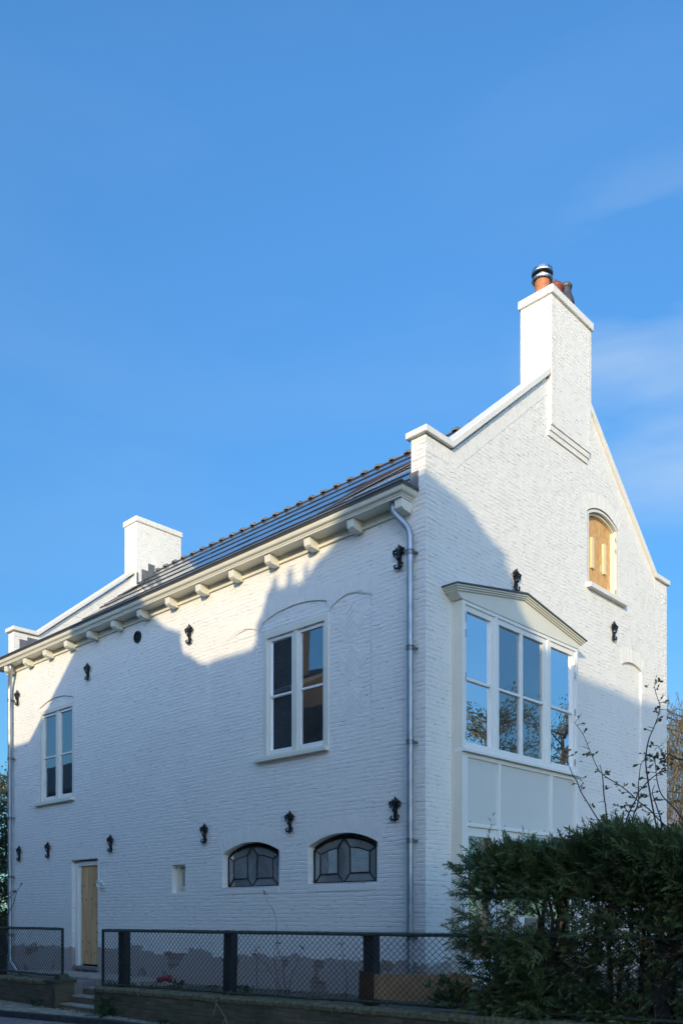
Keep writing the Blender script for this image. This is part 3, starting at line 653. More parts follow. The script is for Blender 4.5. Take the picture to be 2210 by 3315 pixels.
# ---- downpipes
def pipe(pts, clamps, r=.043, sleeve=None):
    p = MB(); p.tube(pts, r, 14, caps=True); d = p.build('downpipe', ZINC, house, at=pts[-1], smooth=True)
    x, y = pts[-2][0], pts[-2][1]
    for z in clamps:
        c = MB(); c.lathe((x, y, z), [(r + .001, -.03), (r + .012, -.03), (r + .012, -.018), (r + .004, -.016), (r + .004, .016), (r + .012, .018), (r + .012, .03), (r + .001, .03)], 14)
        c.box(x + .03, x + .062, y, y + .09, z - .012, z + .012)
        c.build('pipe_clamp', ZINCM, d)
    return d
def bend(a, b, c, n=4, f=.35):
    a, b, c = Vector(a), Vector(b), Vector(c); p = b + (a - b) * f; q = b + (c - b) * f
    return [((1 - t) ** 2) * p + 2 * t * (1 - t) * b + t * t * q for t in [i / n for i in range(n + 1)]]
p0, p1, p2, p3 = (-.415, -.16, 7.06), (-.41, -.16, 6.93), (-.182, -.095, 6.66), (-.182, -.095, 6.4)
pts = [p0] + bend(p0, p1, p2, f=.3) + bend(p1, p2, p3, f=.35) + [(-.182, -.095, 1.0), (-.182, -.095, .50)]
dp = pipe(pts, (6.36, 5.11, 3.878, 2.592, 1.322))
dp['label'] = 'zinc downpipe beside the near corner'
for z_ in (6.70, 3.70, 1.0):
    s = MB(); s.lathe((-.182, -.095, z_), [(.043, -.1), (.0465, -.1), (.0465, .0), (.043, .0)], 14)
p0, p1, p2, p3 = (-11.27, -.16, 7.06), (-11.29, -.16, 6.95), (-11.467, -.095, 6.65), (-11.467, -.095, 6.4)
pts = [p0] + bend(p0, p1, p2, f=.3) + bend(p1, p2, p3, f=.35) + [(-11.467, -.095, 2.0), (-11.46, -.095, .72), (-11.40, -.10, .62), (-11.08, -.12, .42)]
d2 = MB(); d2.tube(pts, .043, 14); d2o = d2.build('downpipe', ZINC, house, at=(-11.467, -.095, .5), smooth=True); d2o['label'] = 'zinc downpipe at the far end with kicked out foot'
for z in (6.33, 5.052, 3.748, 2.465, 1.2):
    c = MB(); c.lathe((-11.467, -.095, z), [(.044, -.03), (.056, -.03), (.056, -.018), (.048, -.016), (.048, .016), (.056, .018), (.056, .03), (.044, .03)], 14)
    c.box(-11.44, -11.40, -.095, -.01, z - .012, z + .012); c.build('pipe_clamp', ZINCM, d2o)

# ---- wrought iron wall anchors
an = MB()
yy = -.03
an.prism([(-.018, -.14), (.018, -.14), (.020, -.04), (.030, .0), (.030, .085), (.016, .105), (0, .165), (-.016, .105), (-.030, .085), (-.030, .0), (-.020, -.04)], 'y', -.045, -.010)
an.tube([(0, yy, .09), (0, yy - .015, .13), (0, yy - .01, .185)], [.022, .014, .003], 6)
for s in (-1, 1):
    an.tube([(s * .015, yy, .062), (s * .055, yy - .012, .098), (s * .090, yy - .02, .092), (s * .112, yy - .01, .058)], [.018, .019, .018, .008], 7)
    an.tube([(s * .03, yy, .05), (s * .075, yy - .012, .060), (s * .088, yy - .012, .030), (s * .070, yy - .008, .012)], [.016, .018, .015, .007], 7)
    an.tube([(s * .02, yy, .085), (s * .045, yy - .012, .118), (s * .050, yy - .010, .138)], [.016, .014, .006], 6)
    an.tube([(0, yy, -.135), (s * .035, yy - .012, -.158), (s * .065, yy - .016, -.150), (s * .080, yy - .014, -.122), (s * .066, yy - .010, -.100), (s * .050, yy - .008, -.112)], [.018, .016, .015, .014, .012, .007], 7)
an.blob((0, yy - .012, -.022), (.044, .036, .034)); an.blob((0, yy - .01, -.162), (.022, .022, .022))
an.v = [(v[0] * .93, v[1], v[2] * .95) for v in an.v]
anchor = an.build('wall_anchor', IRON, house, at=(0, 0, 0), smooth=False)
aloc = anchor.location.copy()
A_pos = [(-.42, 6.385), (-5.045, 6.383), (-8.334, 6.379), (-11.25, 6.366), (-11.164, 2.97), (-9.90, 2.98), (-7.505, 2.978), (-4.626, 2.98), (-2.551, 3.02), (-.488, 3.04)]
for i, (x, z) in enumerate(A_pos):
    l_ = aloc + Vector((x, 0, z))
    if i == 0: anchor.location = l_
    else: copy_tree(anchor, l_, house)
for y, z in ((2.094, 6.545), (5.15, 6.508)):
    c = copy_tree(anchor, aloc + Vector((0, y, z)), house); c.rotation_euler = (0, 0, R(90))
# vent
v = MB()
n_ = 24
def ringf(r0, r1, y0, y1, mi):
    vs = [(r * cos(2 * pi * j / n_) - 6.625, y, r * sin(2 * pi * j / n_) + 6.68) for r, y in ((r0, y0), (r1, y1)) for j in range(n_)]
    v.add(vs, [(j, (j + 1) % n_, n_ + (j + 1) % n_, n_ + j) for j in range(n_)], mi)
ringf(.108, .108, 0, -.03, 0); ringf(.108, .08, -.03, -.03, 0); ringf(.08, .08, -.03, -.004, 0); ringf(.08, .001, -.004, -.004, 1)
for j in range(4):
    a = pi * j / 4; v.obox((-6.625, -.014, 6.68), (.08 * cos(a), 0, .08 * sin(a)), (0, .004, 0), (-.006 * sin(a), 0, .006 * cos(a)), 0)
ringf(.03, .001, -.022, -.022, 0)
v.build('round_vent', [IRON, SCREW], house)

# ---- casement windows of the long wall
def casement(x0, x1, z0, z1, off, label):
    """frame outer box; off: depth of the frame face"""
    f = MB(); w = .088; a, b = off, off + .09
    f.box(x0, x0 + w, a, b, z0, z1); f.box(x1 - w, x1, a, b, z0, z1); f.box(x0 + w, x1 - w, a, b, z1 - w, z1)
    cxm = (x0 + x1) / 2
    f.box(x0 + w, x1 - w, a, b, z0, z0 + .035); f.box(cxm - .043, cxm + .043, a + .012, b, z0 + .035, z1 - w)
    w_ = f.build('window', TRIM, house, at=(cxm, off, z0), bevel=.004); w_['label'] = label
    sb = MB(); sb.box(x0 - .14, x1 + .012, off - .075, off + .02, z0 - .065, z0 - .004)
    sb.build('window_sill', TRIM, w_, bevel=.006)
    for sx0, sx1 in ((x0 + w, cxm - .043), (cxm + .043, x1 - w)):
        s = MB(); st = .055; y0_, y1_ = off + .035, off + .085
        s.box(sx0, sx0 + st, y0_, y1_, z0 + .036, z1 - w); s.box(sx1 - st, sx1, y0_, y1_, z0 + .036, z1 - w)
        s.box(sx0 + st, sx1 - st, y0_, y1_, z1 - w - st, z1 - w); s.box(sx0 + st, sx1 - st, y0_ - .012, y1_, z0 + .036, z0 + .036 + .068)
        zm = z0 + .93; s.box(sx0 + st, sx1 - st, y0_ + .002, y1_, zm - .017, zm + .017)
        so = s.build('sash', TRIMW, w_, bevel=.003)
        gl = MB(); gl.add([(sx0 + st, off + .062, z0 + .09), (sx1 - st, off + .062, z0 + .09), (sx1 - st, off + .062, z1 - w - st), (sx0 + st, off + .062, z1 - w - st)], [(0, 1, 2, 3)])
        gl.build('glass', GLASS, w_)
    return w_
casement(*BW, -.004, 'tall cream window set in the herringbone niche')
casement(*LW, .002, 'cream window nearest the far downpipe')

# rooms behind the glass so that it shows depth
rm = MB()
def room(x0, x1, y0, y1, z0, z1):
    rm.add([(x0, y0, z0), (x1, y0, z0), (x1, y1, z0), (x0, y1, z0), (x0, y0, z1), (x1, y0, z1), (x1, y1, z1), (x0, y1, z1)],
           [(0, 1, 2, 3), (4, 7, 6, 5), (3, 2, 6, 7), (0, 3, 7, 4), (1, 5, 6, 2)])
room(-3.9, -1.0, .14, 3.2, 3.3, 6.3); room(-11.2, -7.9, .14, 3.2, 3.3, 6.3)
room(-4.6, -.5, .16, 3.0, .9, 3.0)
# bay rooms open towards +x
rm.add([(-2.6, .7, .9), (-.02, .7, .9), (-.02, 3.55, .9), (-2.6, 3.55, .9), (-2.6, .7, 5.85), (-.02, .7, 5.85), (-.02, 3.55, 5.85), (-2.6, 3.55, 5.85)],
       [(0, 1, 2, 3), (4, 7, 6, 5), (0, 3, 7, 4), (0, 4, 5, 1), (3, 2, 6, 7)])
rm.add([(-2.6, .7, 3.3), (-.02, .7, 3.3), (-.02, 3.55, 3.3), (-2.6, 3.55, 3.3)], [(0, 1, 2, 3)])
build_each(rm, 'room_interior', ROOMW, house)
pb = MB(); pb.box(-3.38, -3.0, .35, .42, 3.4, 5.9, 0); pb.box(-2.2, -1.85, 1.4, 1.5, 3.4, 5.2, 1)
pb.box(-1.82, -1.40, .35, .37, 2.1, 2.48, 0); pb.box(-3.1, -2.9, .4, .42, 2.1, 2.25, 2); pb.box(-1.25, -1.05, .4, .6, 2.1, 2.2, 0); pb.box(-3.95, -3.6, .4, .45, 2.1, 2.2, 2)  # pale boxes added here so some leaded panes read lighter
build_each(pb, 'room_insert', [ROOMW, DARKROOM, ORB], house)

# ---- leaded arch windows
def leaded(x0, x1, z0, zs, rise, label):
    y = .115; fr = MB(); bt = .014
    ar = arc(x0 + bt, x1 - bt, zs - .01, rise - .01, 14)
    loop = [(x0 + bt, z0 + bt)] + ar + [(x1 - bt, z0 + bt)]
    P3 = lambda p: (p[0], y, p[1])
    for a, b in zip(loop, loop[1:] + loop[:1]): fr.tube([P3(a), P3(b)], bt, 6)
    W = x1 - x0; H = zs - z0
    def q(u, v): return (x0 + u * W, z0 + v * H)
    top = (x0 + .49 * W, zs + rise - .02); bot = q(.49, .02)
    A, B, Cc, D = q(.115, .28), q(.115, .86), q(.395, .28), q(.395, 1.02)
    E, F, G, H_ = q(.585, .28), q(.585, 1.02), q(.885, .28), q(.885, .86)
    tl, tr, bl, brr = q(.01, 1.0), q(.99, 1.0), q(.01, .02), q(.99, .02)
    lines = [(A, B), (Cc, D), (E, F), (G, H_), (A, Cc), (E, G), (tl, B), (bl, A), (tr, H_), (brr, G), (D, top), (Cc, bot), (F, top), (E, bot)]
    for a, b in lines: fr.tube([P3(a), P3(b)], .0115, 6)
    for a, b in ((B, D), (H_, F)):
        m_ = ((a[0] + b[0]) / 2, (a[1] + b[1]) / 2 + .018); fr.tube([P3(a), P3(m_), P3(b)], .0085, 6)
    w_ = fr.build('leaded_window', IRON, house, at=((x0 + x1) / 2, y, z0)); w_['label'] = label
    # panes lie at slightly different angles
    polys = [[A, B, D, Cc], [E, F, H_, G], [tl, B, A, bl], [tr, brr, G, H_], [bl, A, Cc, bot], [bot, E, G, brr], [Cc, D, top, F, E, bot]]
    L = [p for p in ar if p[0] <= top[0]]; Rr = [p for p in ar if p[0] >= top[0]]
    polys += [[tl] + L[1:] + [top, D, B], [top] + Rr[:-1] + [tr, H_, F]]
    gl = MB()
    for pl in polys:
        ja, jb = random.uniform(-.02, .02), random.uniform(-.02, .02); cx_ = sum(p[0] for p in pl) / len(pl); cz_ = sum(p[1] for p in pl) / len(pl)
        gl.add([(p[0], y + .004 + ja * (p[0] - cx_) + jb * (p[1] - cz_), p[1]) for p in pl], [tuple(range(len(pl)))])
    gl.build('leaded_glass', GLASSO, w_)
    s = MB(); s.prism([(0.0, z0 - .004), (.13, z0 - .004), (.13, z0 + .012), (0, z0 + .004)], 'x', x0, x1); s.build('painted_sill', SMOOTHP, w_)
leaded(-4.187, -2.945, 2.062, 2.565, .165, 'leaded arched window left of its wider twin')
leaded(-2.188, -.935, 2.075, 2.58, .165, 'leaded arched window nearest the house corner')
va2 = MB(); va2.box(-2.95, -2.80, .105, .16, 2.05, 2.74); va2.box(-.94, -.81, .105, .16, 2.06, 2.75)
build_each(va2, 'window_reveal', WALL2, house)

# ---- little window
f = MB(); x0, x1, z0, z1 = -5.58, -5.20, 2.0, 2.49
f.box(x0, x0 + .05, .10, .16, z0, z1); f.box(x1 - .03, x1, .10, .16, z0, z1); f.box(x0 + .05, x1 - .05, .10, .16, z1 - .045, z1); f.box(x0 + .05, x1 - .05, .09, .16, z0, z0 + .05)
f.box(x0 + .06, x0 + .105, .125, .16, z0 + .06, z1 - .055); f.box(x0 + .125, x1 - .05, .13, .16, z0 + .06, z0 + .125); f.box(x0 + .125, x1 - .05, .13, .16, z1 - .115, z1 - .055)
sw = f.build('small_window', TRIM, house, at=(-5.39, .1, 2.0)); sw['label'] = 'tiny window between door and leaded windows'
gl = MB(); gl.add([(x0 + .10, .150, z0 + .12), (x1 - .05, .150, z0 + .12), (x1 - .05, .150, z1 - .11), (x0 + .10, .150, z1 - .11)], [(0, 1, 2, 3)]); gl.build('glass', GLASS, sw)
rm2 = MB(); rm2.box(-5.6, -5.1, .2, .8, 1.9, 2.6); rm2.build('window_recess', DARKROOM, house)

# ---- door
d = MB(); d.box(-8.97, -8.86, .07, .15, .60, 2.66); d.box(-8.86, -8.02, .07, .15, 2.60, 2.69); d.box(-8.05, -8.012, .07, .15, .60, 2.66)
d.box(-8.86, -8.80, .10, .15, .62, 2.60)
dr = d.build('door', TRIMW, house, at=(-8.5, .1, .56), bevel=.004); dr['label'] = 'doorway closed with bare plywood'
pl = MB(); pl.box(-8.80, -8.05, .105, .125, .66, 2.60); pl.build('plywood_sheet', PLY, dr)
sl_ = MB(); sl_.box(-8.90, -8.0, -.04, .14, .56, .62); sl_.build('threshold', mat('grey_stone', (.22, .21, .21), .7, noise=.2), dr)
scr = MB()
for x, z in ((-8.77, 2.2), (-8.3, 2.22), (-8.75, 1.95), (-8.6, 1.93), (-8.4, 1.94), (-8.12, 1.95), (-8.2, 1.3), (-8.75, 1.1), (-8.5, 1.08), (-8.2, 1.1), (-8.6, .9), (-8.3, .88)):
    scr.box(x - .010, x + .010, .101, .106, z - .02, z + .02)
build_each(scr, 'screw_head', SCREW, dr)

# ---- attic window with OSB
f = MB()
def archring(mb, y0, y1, z0, zs, rise, w, d0, d1):
    o_ = [(y0, z0)] + arc(y0, y1, zs, rise, 14) + [(y1, z0)]
    i_ = [(y0 + w, z0)] + arc(y0 + w, y1 - w, zs - w * .35, rise - .02, 14) + [(y1 - w, z0)]
    n = len(o_); vs = [tB(p[0], p[1], d0) for p in o_] + [tB(p[0], p[1], d0) for p in i_] + [tB(p[0], p[1], d1) for p in i_] + [tB(p[0], p[1], d1) for p in o_]
    mb.add(vs, [(k, k + 1, n + k + 1, n + k) for k in range(n - 1)] + [(n + k, n + k + 1, 2 * n + k + 1, 2 * n + k) for k in range(n - 1)] + [(2 * n + k, 2 * n + k + 1, 3 * n + k + 1, 3 * n + k) for k in range(n - 1)])
archring(f, 4.275, 5.355, 7.10, 8.285, .155, .055, .002, .13); archring(f, 4.33, 5.30, 7.10, 8.25, .14, .03, .05, .13)
aw = f.build('attic_window', TRIM, house, at=(0, 4.82, 7.1)); aw['label'] = 'arched attic window boarded with strand board'
b_ = MB(); lp = winpoly(4.32, 5.31, 7.10, 8.24, .135, 12); nb = facade(lp, [], lambda u, z, d: (-.105, u, z)); b_.add(nb.v, nb.f); b_.build('strand_board', OSB, aw)
bt = MB(); bt.box(-.105, -.07, 4.56, 4.64, 7.46, 7.97); bt.box(-.105, -.07, 4.98, 5.065, 7.47, 7.985); build_each(bt, 'pine_batten', PINE, aw)
bt = MB(); bt.add([(-.099, 4.882, 7.62), (-.099, 4.93, 7.60), (-.099, 4.94, 7.47), (-.099, 4.885, 7.49)], [(0, 1, 2, 3)]); bt.build('pale_patch', PINE, aw)
s = MB(); s.box(-.02, .085, 4.235, 5.56, 7.02, 7.10); s.build('window_sill', SMOOTHP, aw, bevel=.006)
h = MB()
for z in (8.12, 7.92, 7.22): h.box(-.008, .002, 5.258, 5.272, z - .03, z + .03); h.box(-.008, .003, 5.272, 5.29, z - .03, z - .024); h.box(-.008, .003, 5.272, 5.29, z + .024, z + .03)
build_each(h, 'hinge', STEEL, aw, 3)

# ---- bay window
BX = .17
bay = MB()
bay.box(0.0, BX - .04, .582, .66, .55, 5.83); bay.box(0.0, BX - .04, 3.58, 3.658, .55, 5.83)
def fr(y0, y1, z0, z1, x0=0.06, x1=BX): bay.box(x0, x1, y0, y1, z0, z1)
fr(.580, .640, 3.86, 5.835); fr(1.353, 1.419, 3.90, 5.785); fr(2.739, 2.816, 3.90, 5.785); fr(3.60, 3.66, 3.86, 5.835)
fr(.640, 3.60, 5.785, 5.835)
fr(.64, 3.6, 3.86, 3.90)
# lower body: stiles, rails, panels
for y0, y1 in ((.58, .70), (1.425, 1.495), (2.825, 2.898), (3.58, 3.66)): fr(y0, y1, .6, 3.80, .05, BX - .004)
fr(.70, 1.425, 3.745, 3.80, .05, BX - .006); fr(1.495, 2.825, 3.745, 3.80, .05, BX - .006); fr(2.898, 3.58, 3.745, 3.80, .05, BX - .006)
bay.box(.05, BX - .032, .68, 3.6, 2.84, 3.76)
fr(.70, 1.425, 2.815, 2.862, .05, BX + .004); fr(1.495, 2.825, 2.815, 2.862, .05, BX + .004); fr(2.898, 3.58, 2.815, 2.862, .05, BX + .004)
fr(.70, 1.425, 2.69, 2.815, .05, BX - .03); fr(1.495, 2.14, 2.69, 2.815, .05, BX - .03); fr(2.14, 2.825, 2.78, 2.815, .05, BX - .03)
for y0, y1 in ((.70, .755), (1.31, 1.425), (1.495, 1.61), (2.02, 2.14)): fr(y0, y1, 1.0, 2.69, .05, BX - .03)
fr(.70, 3.58, .6, 1.0, .05, BX - .02)
bayo = bay.build('bay_window', TRIMW, house, at=(0, 2.12, .55), bevel=.003); bayo['label'] = 'two storey timber bay window with low pediment'
gp = MB(); gp.box(BX - .033, BX - .028, .70, 1.425, 2.863, 3.744); gp.box(BX - .033, BX - .028, 1.495, 2.825, 2.863, 3.744); gp.box(BX - .033, BX - .028, 2.898, 3.58, 2.863, 3.744)
build_each(gp, 'bay_panel', PANEL, bayo)
sc = MB()
for y, z in ((.78, 2.885), (1.28, 2.885), (2.68, 2.89), (1.62, 2.885)): sc.blob((BX - .025, y, z), (.008, .011, .009))
build_each(sc, 'panel_screw', SCREW, bayo)
cs = MB(); cs.box(-.01, BX - .004, .566, .5795, .55, 5.828); cs.box(-.01, .035, .553, .565, .55, 5.828)
cs.build('bay_cheek', TRIM, bayo)
sl2 = MB(); sl2.prism([(.04, 3.865), (BX + .055, 3.85), (BX + .055, 3.805), (.04, 3.805)], 'y', .562, 3.71)
sl2.v = [(v[0], v[1], v[2]) for v in sl2.v]
sl2.build('bay_sill', TRIMW, bayo, bevel=.004)
def sash(y0, y1, mids, label=None):
    s = MB(); st = .052; a, b = BX - .075, BX - .02; z0, z1 = 3.90, 5.785
    s.box(a, b, y0, y0 + st, z0, z1); s.box(a, b, y1 - st - .03, y1, z0, z1); s.box(a, b, y0 + st, y1 - st - .03, z1 - .075, z1); s.box(a, b + .01, y0 + st, y1 - st - .03, z0, z0 + .05)
    ys_ = [y0 + st] + [v for m_ in mids for v in (m_ - .034, m_ + .034)] + [y1 - st - .03]
    for m_ in mids: s.box(a, b - .003, m_ - .034, m_ + .034, z0 + .05, z1 - .075)
    for k in range(0, len(ys_), 2): s.box(a, b - .004, ys_[k], ys_[k + 1], 4.785, 4.822)
    so = s.build('bay_sash', TRIMW, bayo, bevel=.003)
    gl = MB(); gx = BX - .055; gl.add([(gx, y0 + st, z0 + .04), (gx, y1 - st, z0 + .04), (gx, y1 - st, z1 - .07), (gx, y0 + st, z1 - .07)], [(0, 1, 2, 3)])
    gl.build('glass', GLASSB, bayo)
sash(.640, 1.353, []); sash(1.419, 2.739, [2.06]); sash(2.816, 3.60, [])
hg = MB()
for y in (.648, 3.565):
    for z in (5.61, 5.40, 4.82, 4.03): hg.box(BX - .02, BX + .004, y - .006, y + .008, z - .05, z + .05); hg.box(BX - .02, BX + .005, y + .008, y + .02, z - .05, z - .043); hg.box(BX - .02, BX + .005, y + .008, y + .02, z + .0, z + .006)
build_each(hg, 'hinge', STEEL, bayo, 3)
lg = MB()
for y0, y1, zt in ((.755, 1.31, 2.69), (1.61, 2.02, 2.69), (2.14, 2.825, 2.78), (2.9, 3.58, 2.69)): lg.add([(BX - .06, y0, 1.0), (BX - .06, y1, 1.0), (BX - .06, y1, zt), (BX - .06, y0, zt)], [(0, 1, 2, 3)])
build_each(lg, 'lower_glass', GLASSB, bayo)
# pediment: tympanum, moulding, zinc roof
pd = MB(); pd.prism([(.545, 5.835), (.42, 5.915), (2.045, 6.20), (3.70, 5.915), (3.655, 5.835)], 'x', 0.0, BX + .012)
pdo = pd.build('pediment', TRIM, bayo)
md = MB()
for (dz, th, xo) in ((.0, .020, .205), (.020, .022, .225), (.042, .02, .245)):
    ya, yc, yb = .40 - (xo - .205) * 1.2, 2.045, 3.72 + (xo - .205) * 1.2
    za, zc = 5.905 + dz, 6.195 + dz
    md.prism([(ya, za), (yc, zc), (yb, za), (yb, za + th), (yc, zc + th), (ya, za + th)], 'x', 0.0, xo)
md.build('pediment_moulding', TRIM, pdo)
zr_ = MB(); zr_.prism([(.335, 5.966), (2.045, 6.258), (3.79, 5.966), (3.79, 5.984), (2.045, 6.285), (.335, 5.984)], 'x', -.0, .262)
zr_.build('zinc_roof', ZINCD, bayo)

# =================================================================== THINGS AT THE FOOT OF THE WALL
cable = MB(); Yc = -.02
pts = [(-7.72, Yc, 2.66), (-7.84, Yc - .03, 2.62), (-7.885, Yc - .03, 2.5), (-7.885, Yc - .03, 2.33), (-7.92, Yc - .04, 2.24), (-7.82, Yc - .08, 2.27), (-7.70, Yc - .05, 2.23), (-7.74, Yc - .03, 2.16), (-7.86, Yc - .06, 2.17), (-7.95, Yc - .04, 2.23), (-7.86, Yc - .07, 2.31), (-7.75, Yc - .05, 2.27), (-7.80, Yc - .03, 2.18), (-7.93, Yc - .05, 2.20), (-7.90, Yc - .03, 2.12), (-7.89, Yc - .02, 2.05)]
def smoothpts(P, n=4):
    P = [Vector(p) for p in P]; out = []
    for i in range(len(P) - 1):
        p0, p1, p2, p3 = P[max(i - 1, 0)], P[i], P[i + 1], P[min(i + 2, len(P) - 1)]
        for k in range(n):
            t = k / n; out.append(.5 * ((2 * p1) + (-p0 + p2) * t + (2 * p0 - 5 * p1 + 4 * p2 - p3) * t * t + (-p0 + 3 * p1 - 3 * p2 + p3) * t ** 3))
    return out + [P[-1]]
cable.tube(smoothpts(pts), .009, 6)
tag(cable.build('cable', WHITEC, at=(-7.85, -.03, 2.05)), 'coiled white cable hanging on the wall beside the plywood door', 'cable')

# steps up to the door
st = empty('door_steps', (-5.9, -1.5, .08)); tag(st, 'worn concrete and brick steps between the two low garden walls', 'steps')
c = MB(); c.box(-9.3, -5.05, -1.06, -.30, .40, .545); c.build('landing_slab', CONC, st, bevel=.015)
c = MB(); c.box(-6.80, -6.315, -1.515, -1.0, -.05, .50); c.build('step_cheek', MATS.get('grey_stone') or CONC, st)
RB = brick_mat('step_brick', paint=False, base=(.19, .15, .115), base2=(.30, .22, .165), dist=.008)
c = MB(); c.box(-6.7, -5.0, -1.045, -.31, -.05, .398); c.build('step_core', RB, st)
for i, (y0, z) in enumerate(((-1.72, .17), (-1.50, .29), (-1.28, .41))):
    c = MB(); c.box(-6.31, -5.195, y0, y0 + .20, -.04, z - .035); c.build('step_riser', RB, st)
    c = MB(); c.box(-6.31 + .02 * i, -5.197, y0 - .012, y0 + .215, z - .034, z); c.build('tread', CONC, st, bevel=.008)
# low garden walls
MOSS = brick_mat('mossy_brick', paint=False, base=(.085, .078, .048), base2=(.17, .135, .095), row=.062, width=.21, dist=.008, mortar_col=(.10, .10, .065), rough=.95)
COPE = mat('mossy_coping', (.20, .17, .12), .95, noise=.5, nscale=16, color2=(.085, .095, .04), bump=.01, bscale=18)
def gwall(x0, x1, z0, z1, label, pier=False):
    n = max(2, int((x1 - x0) / .5)); w = MB()
    def zt(x): return z0 + (z1 - z0) * (x - x0) / (x1 - x0)
    w.add([(x0, -1.74, -.05), (x1, -1.74, -.05), (x1, -1.74, zt(x1) - .07), (x0, -1.74, zt(x0) - .07), (x0, -1.52, -.05), (x1, -1.52, -.05), (x1, -1.52, zt(x1) - .07), (x0, -1.52, zt(x0) - .07)],
          [(0, 1, 2, 3), (4, 7, 6, 5), (0, 3, 7, 4), (1, 5, 6, 2), (3, 2, 6, 7)])
    root = w.build('garden_wall', MOSS, at=((x0 + x1) / 2, -1.63, 0)); tag(root, label, 'wall')
    c = MB(); x = x0
    while x < x1 - .02:
        xe = min(x + .066, x1); j = random.uniform(-.006, .006); za = zt(x) + j
        c.prism([(-1.755 + j, za - .075), (-1.762 + j, za - .03), (-1.735, za), (-1.55, za), (-1.51, za - .03), (-1.51, za - .075)], 'x', x, xe - .005)
        x = xe
    c.build('wall_coping', COPE, root)
    return root
gw1 = gwall(-16.0, -6.50, .50, .53, 'mossy low brick garden wall ending in a small pier, left of the steps')
p = MB(); p.box(-6.60, -6.30, -1.80, -1.46, -.05, .50); p.build('pier', MOSS, gw1)
p = MB(); p.box(-6.63, -6.27, -1.83, -1.43, .50, .545); p.prism([(-6.53, .545), (-6.33, .545), (-6.39, .64), (-6.47, .64)], 'y', -1.70, -1.52); p.build('pier_cap', mat('green_cap', (.05, .065, .045), .8, noise=.4, nscale=12, bump=.004), gw1)
p = MB(); p.box(-6.34, -6.305, -1.835, -1.80, .05, .50); p.build('gate_stop', RAILM, gw1)
gwall(-5.19, 7.0, .505, .68, 'mossy low brick garden wall under the long wire fence, right of the steps')

# wire fences
def chain(mb, x0, x1, zb, zt, pitch=.089, r=.0040):
    n = int((x1 - x0 + (zt - zb)) / pitch) + 1
    H = zt - zb
    def tb(x, z): return z
    for s in (1, -1):
        for i in range(n + 1):
            if s == 1: xa, za, xb, zb_ = x0 - H + i * pitch, zb, x0 - H + i * pitch + H * .92, zt
            else: xa, za, xb, zb_ = x0 + i * pitch, zb, x0 + i * pitch - H * .92, zt
            # clip to x range
            (ax, az), (bx, bz) = (xa, za), (xb, zb_)
            if ax > bx: ax, az, bx, bz = bx, bz, ax, az
            if bx <= x0 or ax >= x1 or bx - ax < 1e-6: continue
            if ax < x0: az += (bz - az) * (x0 - ax) / (bx - ax); ax = x0
            if bx > x1: bz = az + (bz - az) * (x1 - ax) / (bx - ax); bx = x1
            m_ = max(1, int((bx - ax) / .35)); P = []
            for k in range(m_ + 1):
                t = k / m_; P.append((ax + (bx - ax) * t, -1.6 + s * .004 + .01 * sin(ax * 3 + t * 5), az + (bz - az) * t + .006 * sin(9 * t + i)))
            mb.tube(P, r, 3, caps=False)
def fence(x0, x1, zb0, zb1, zt0, zt1, label, ends):
    root = empty('wire_fence', ((x0 + x1) / 2, -1.6, .5)); tag(root, label, 'fence')
    lz = lambda a, b, x: a + (b - a) * (x - x0) / (x1 - x0)
    r1 = MB(); n = int((x1 - x0) / .4) + 1
    r1.tube([(x0 + (x1 - x0) * i / n, -1.6, lz(zt0, zt1, x0 + (x1 - x0) * i / n) + random.uniform(-.003, .003)) for i in range(n + 1)], .019, 8)
    # twisted wire ties along the rail
    for i in range(int((x1 - x0) / .031)):
        x = x0 + .031 * i; r1.box(x - .003, x + .003, -1.61, -1.59, lz(zt0, zt1, x) + .012, lz(zt0, zt1, x) + .026 + random.uniform(0, .006))
    r1.build('top_rail', RAILM, root)
    r2 = MB(); r2.tube([(x0 + (x1 - x0) * i / n, -1.6, lz(zb0, zb1, x0 + (x1 - x0) * i / n) + random.uniform(-.006, .006)) for i in range(n + 1)], .017, 8); r2.build('bottom_rail', RAILM, root)
    w = MB()
    nseg = max(1, int((x1 - x0) / 1.0))
    chain(w, x0, x1, 0.0, 1.0)
    # shear the unit-height net between the two rails
    w.v = [(v[0], v[1], lz(zb0, zb1, v[0]) + .012 + v[2] * (lz(zt0, zt1, v[0]) - lz(zb0, zb1, v[0]) - .025)) for v in w.v]
    w.build('chain_link_net', FENCEM, root)
    for x in ends:
        e = MB(); e.tube([(x, -1.6, lz(zb0, zb1, x) - .03), (x, -1.6, lz(zt0, zt1, x) + .02)], .022, 8); e.build('end_post', FENCEM, root)
    return root
fence(-16.0, -6.43, .57, .61, 1.40, 1.385, 'short black wire fence on the left garden wall, ending beside the door gap', (-6.43,))
fence(-5.17, 7.0, .53, .75, 1.375, 1.42, 'long black wire fence running from the steps into the hedge', (-5.17,))
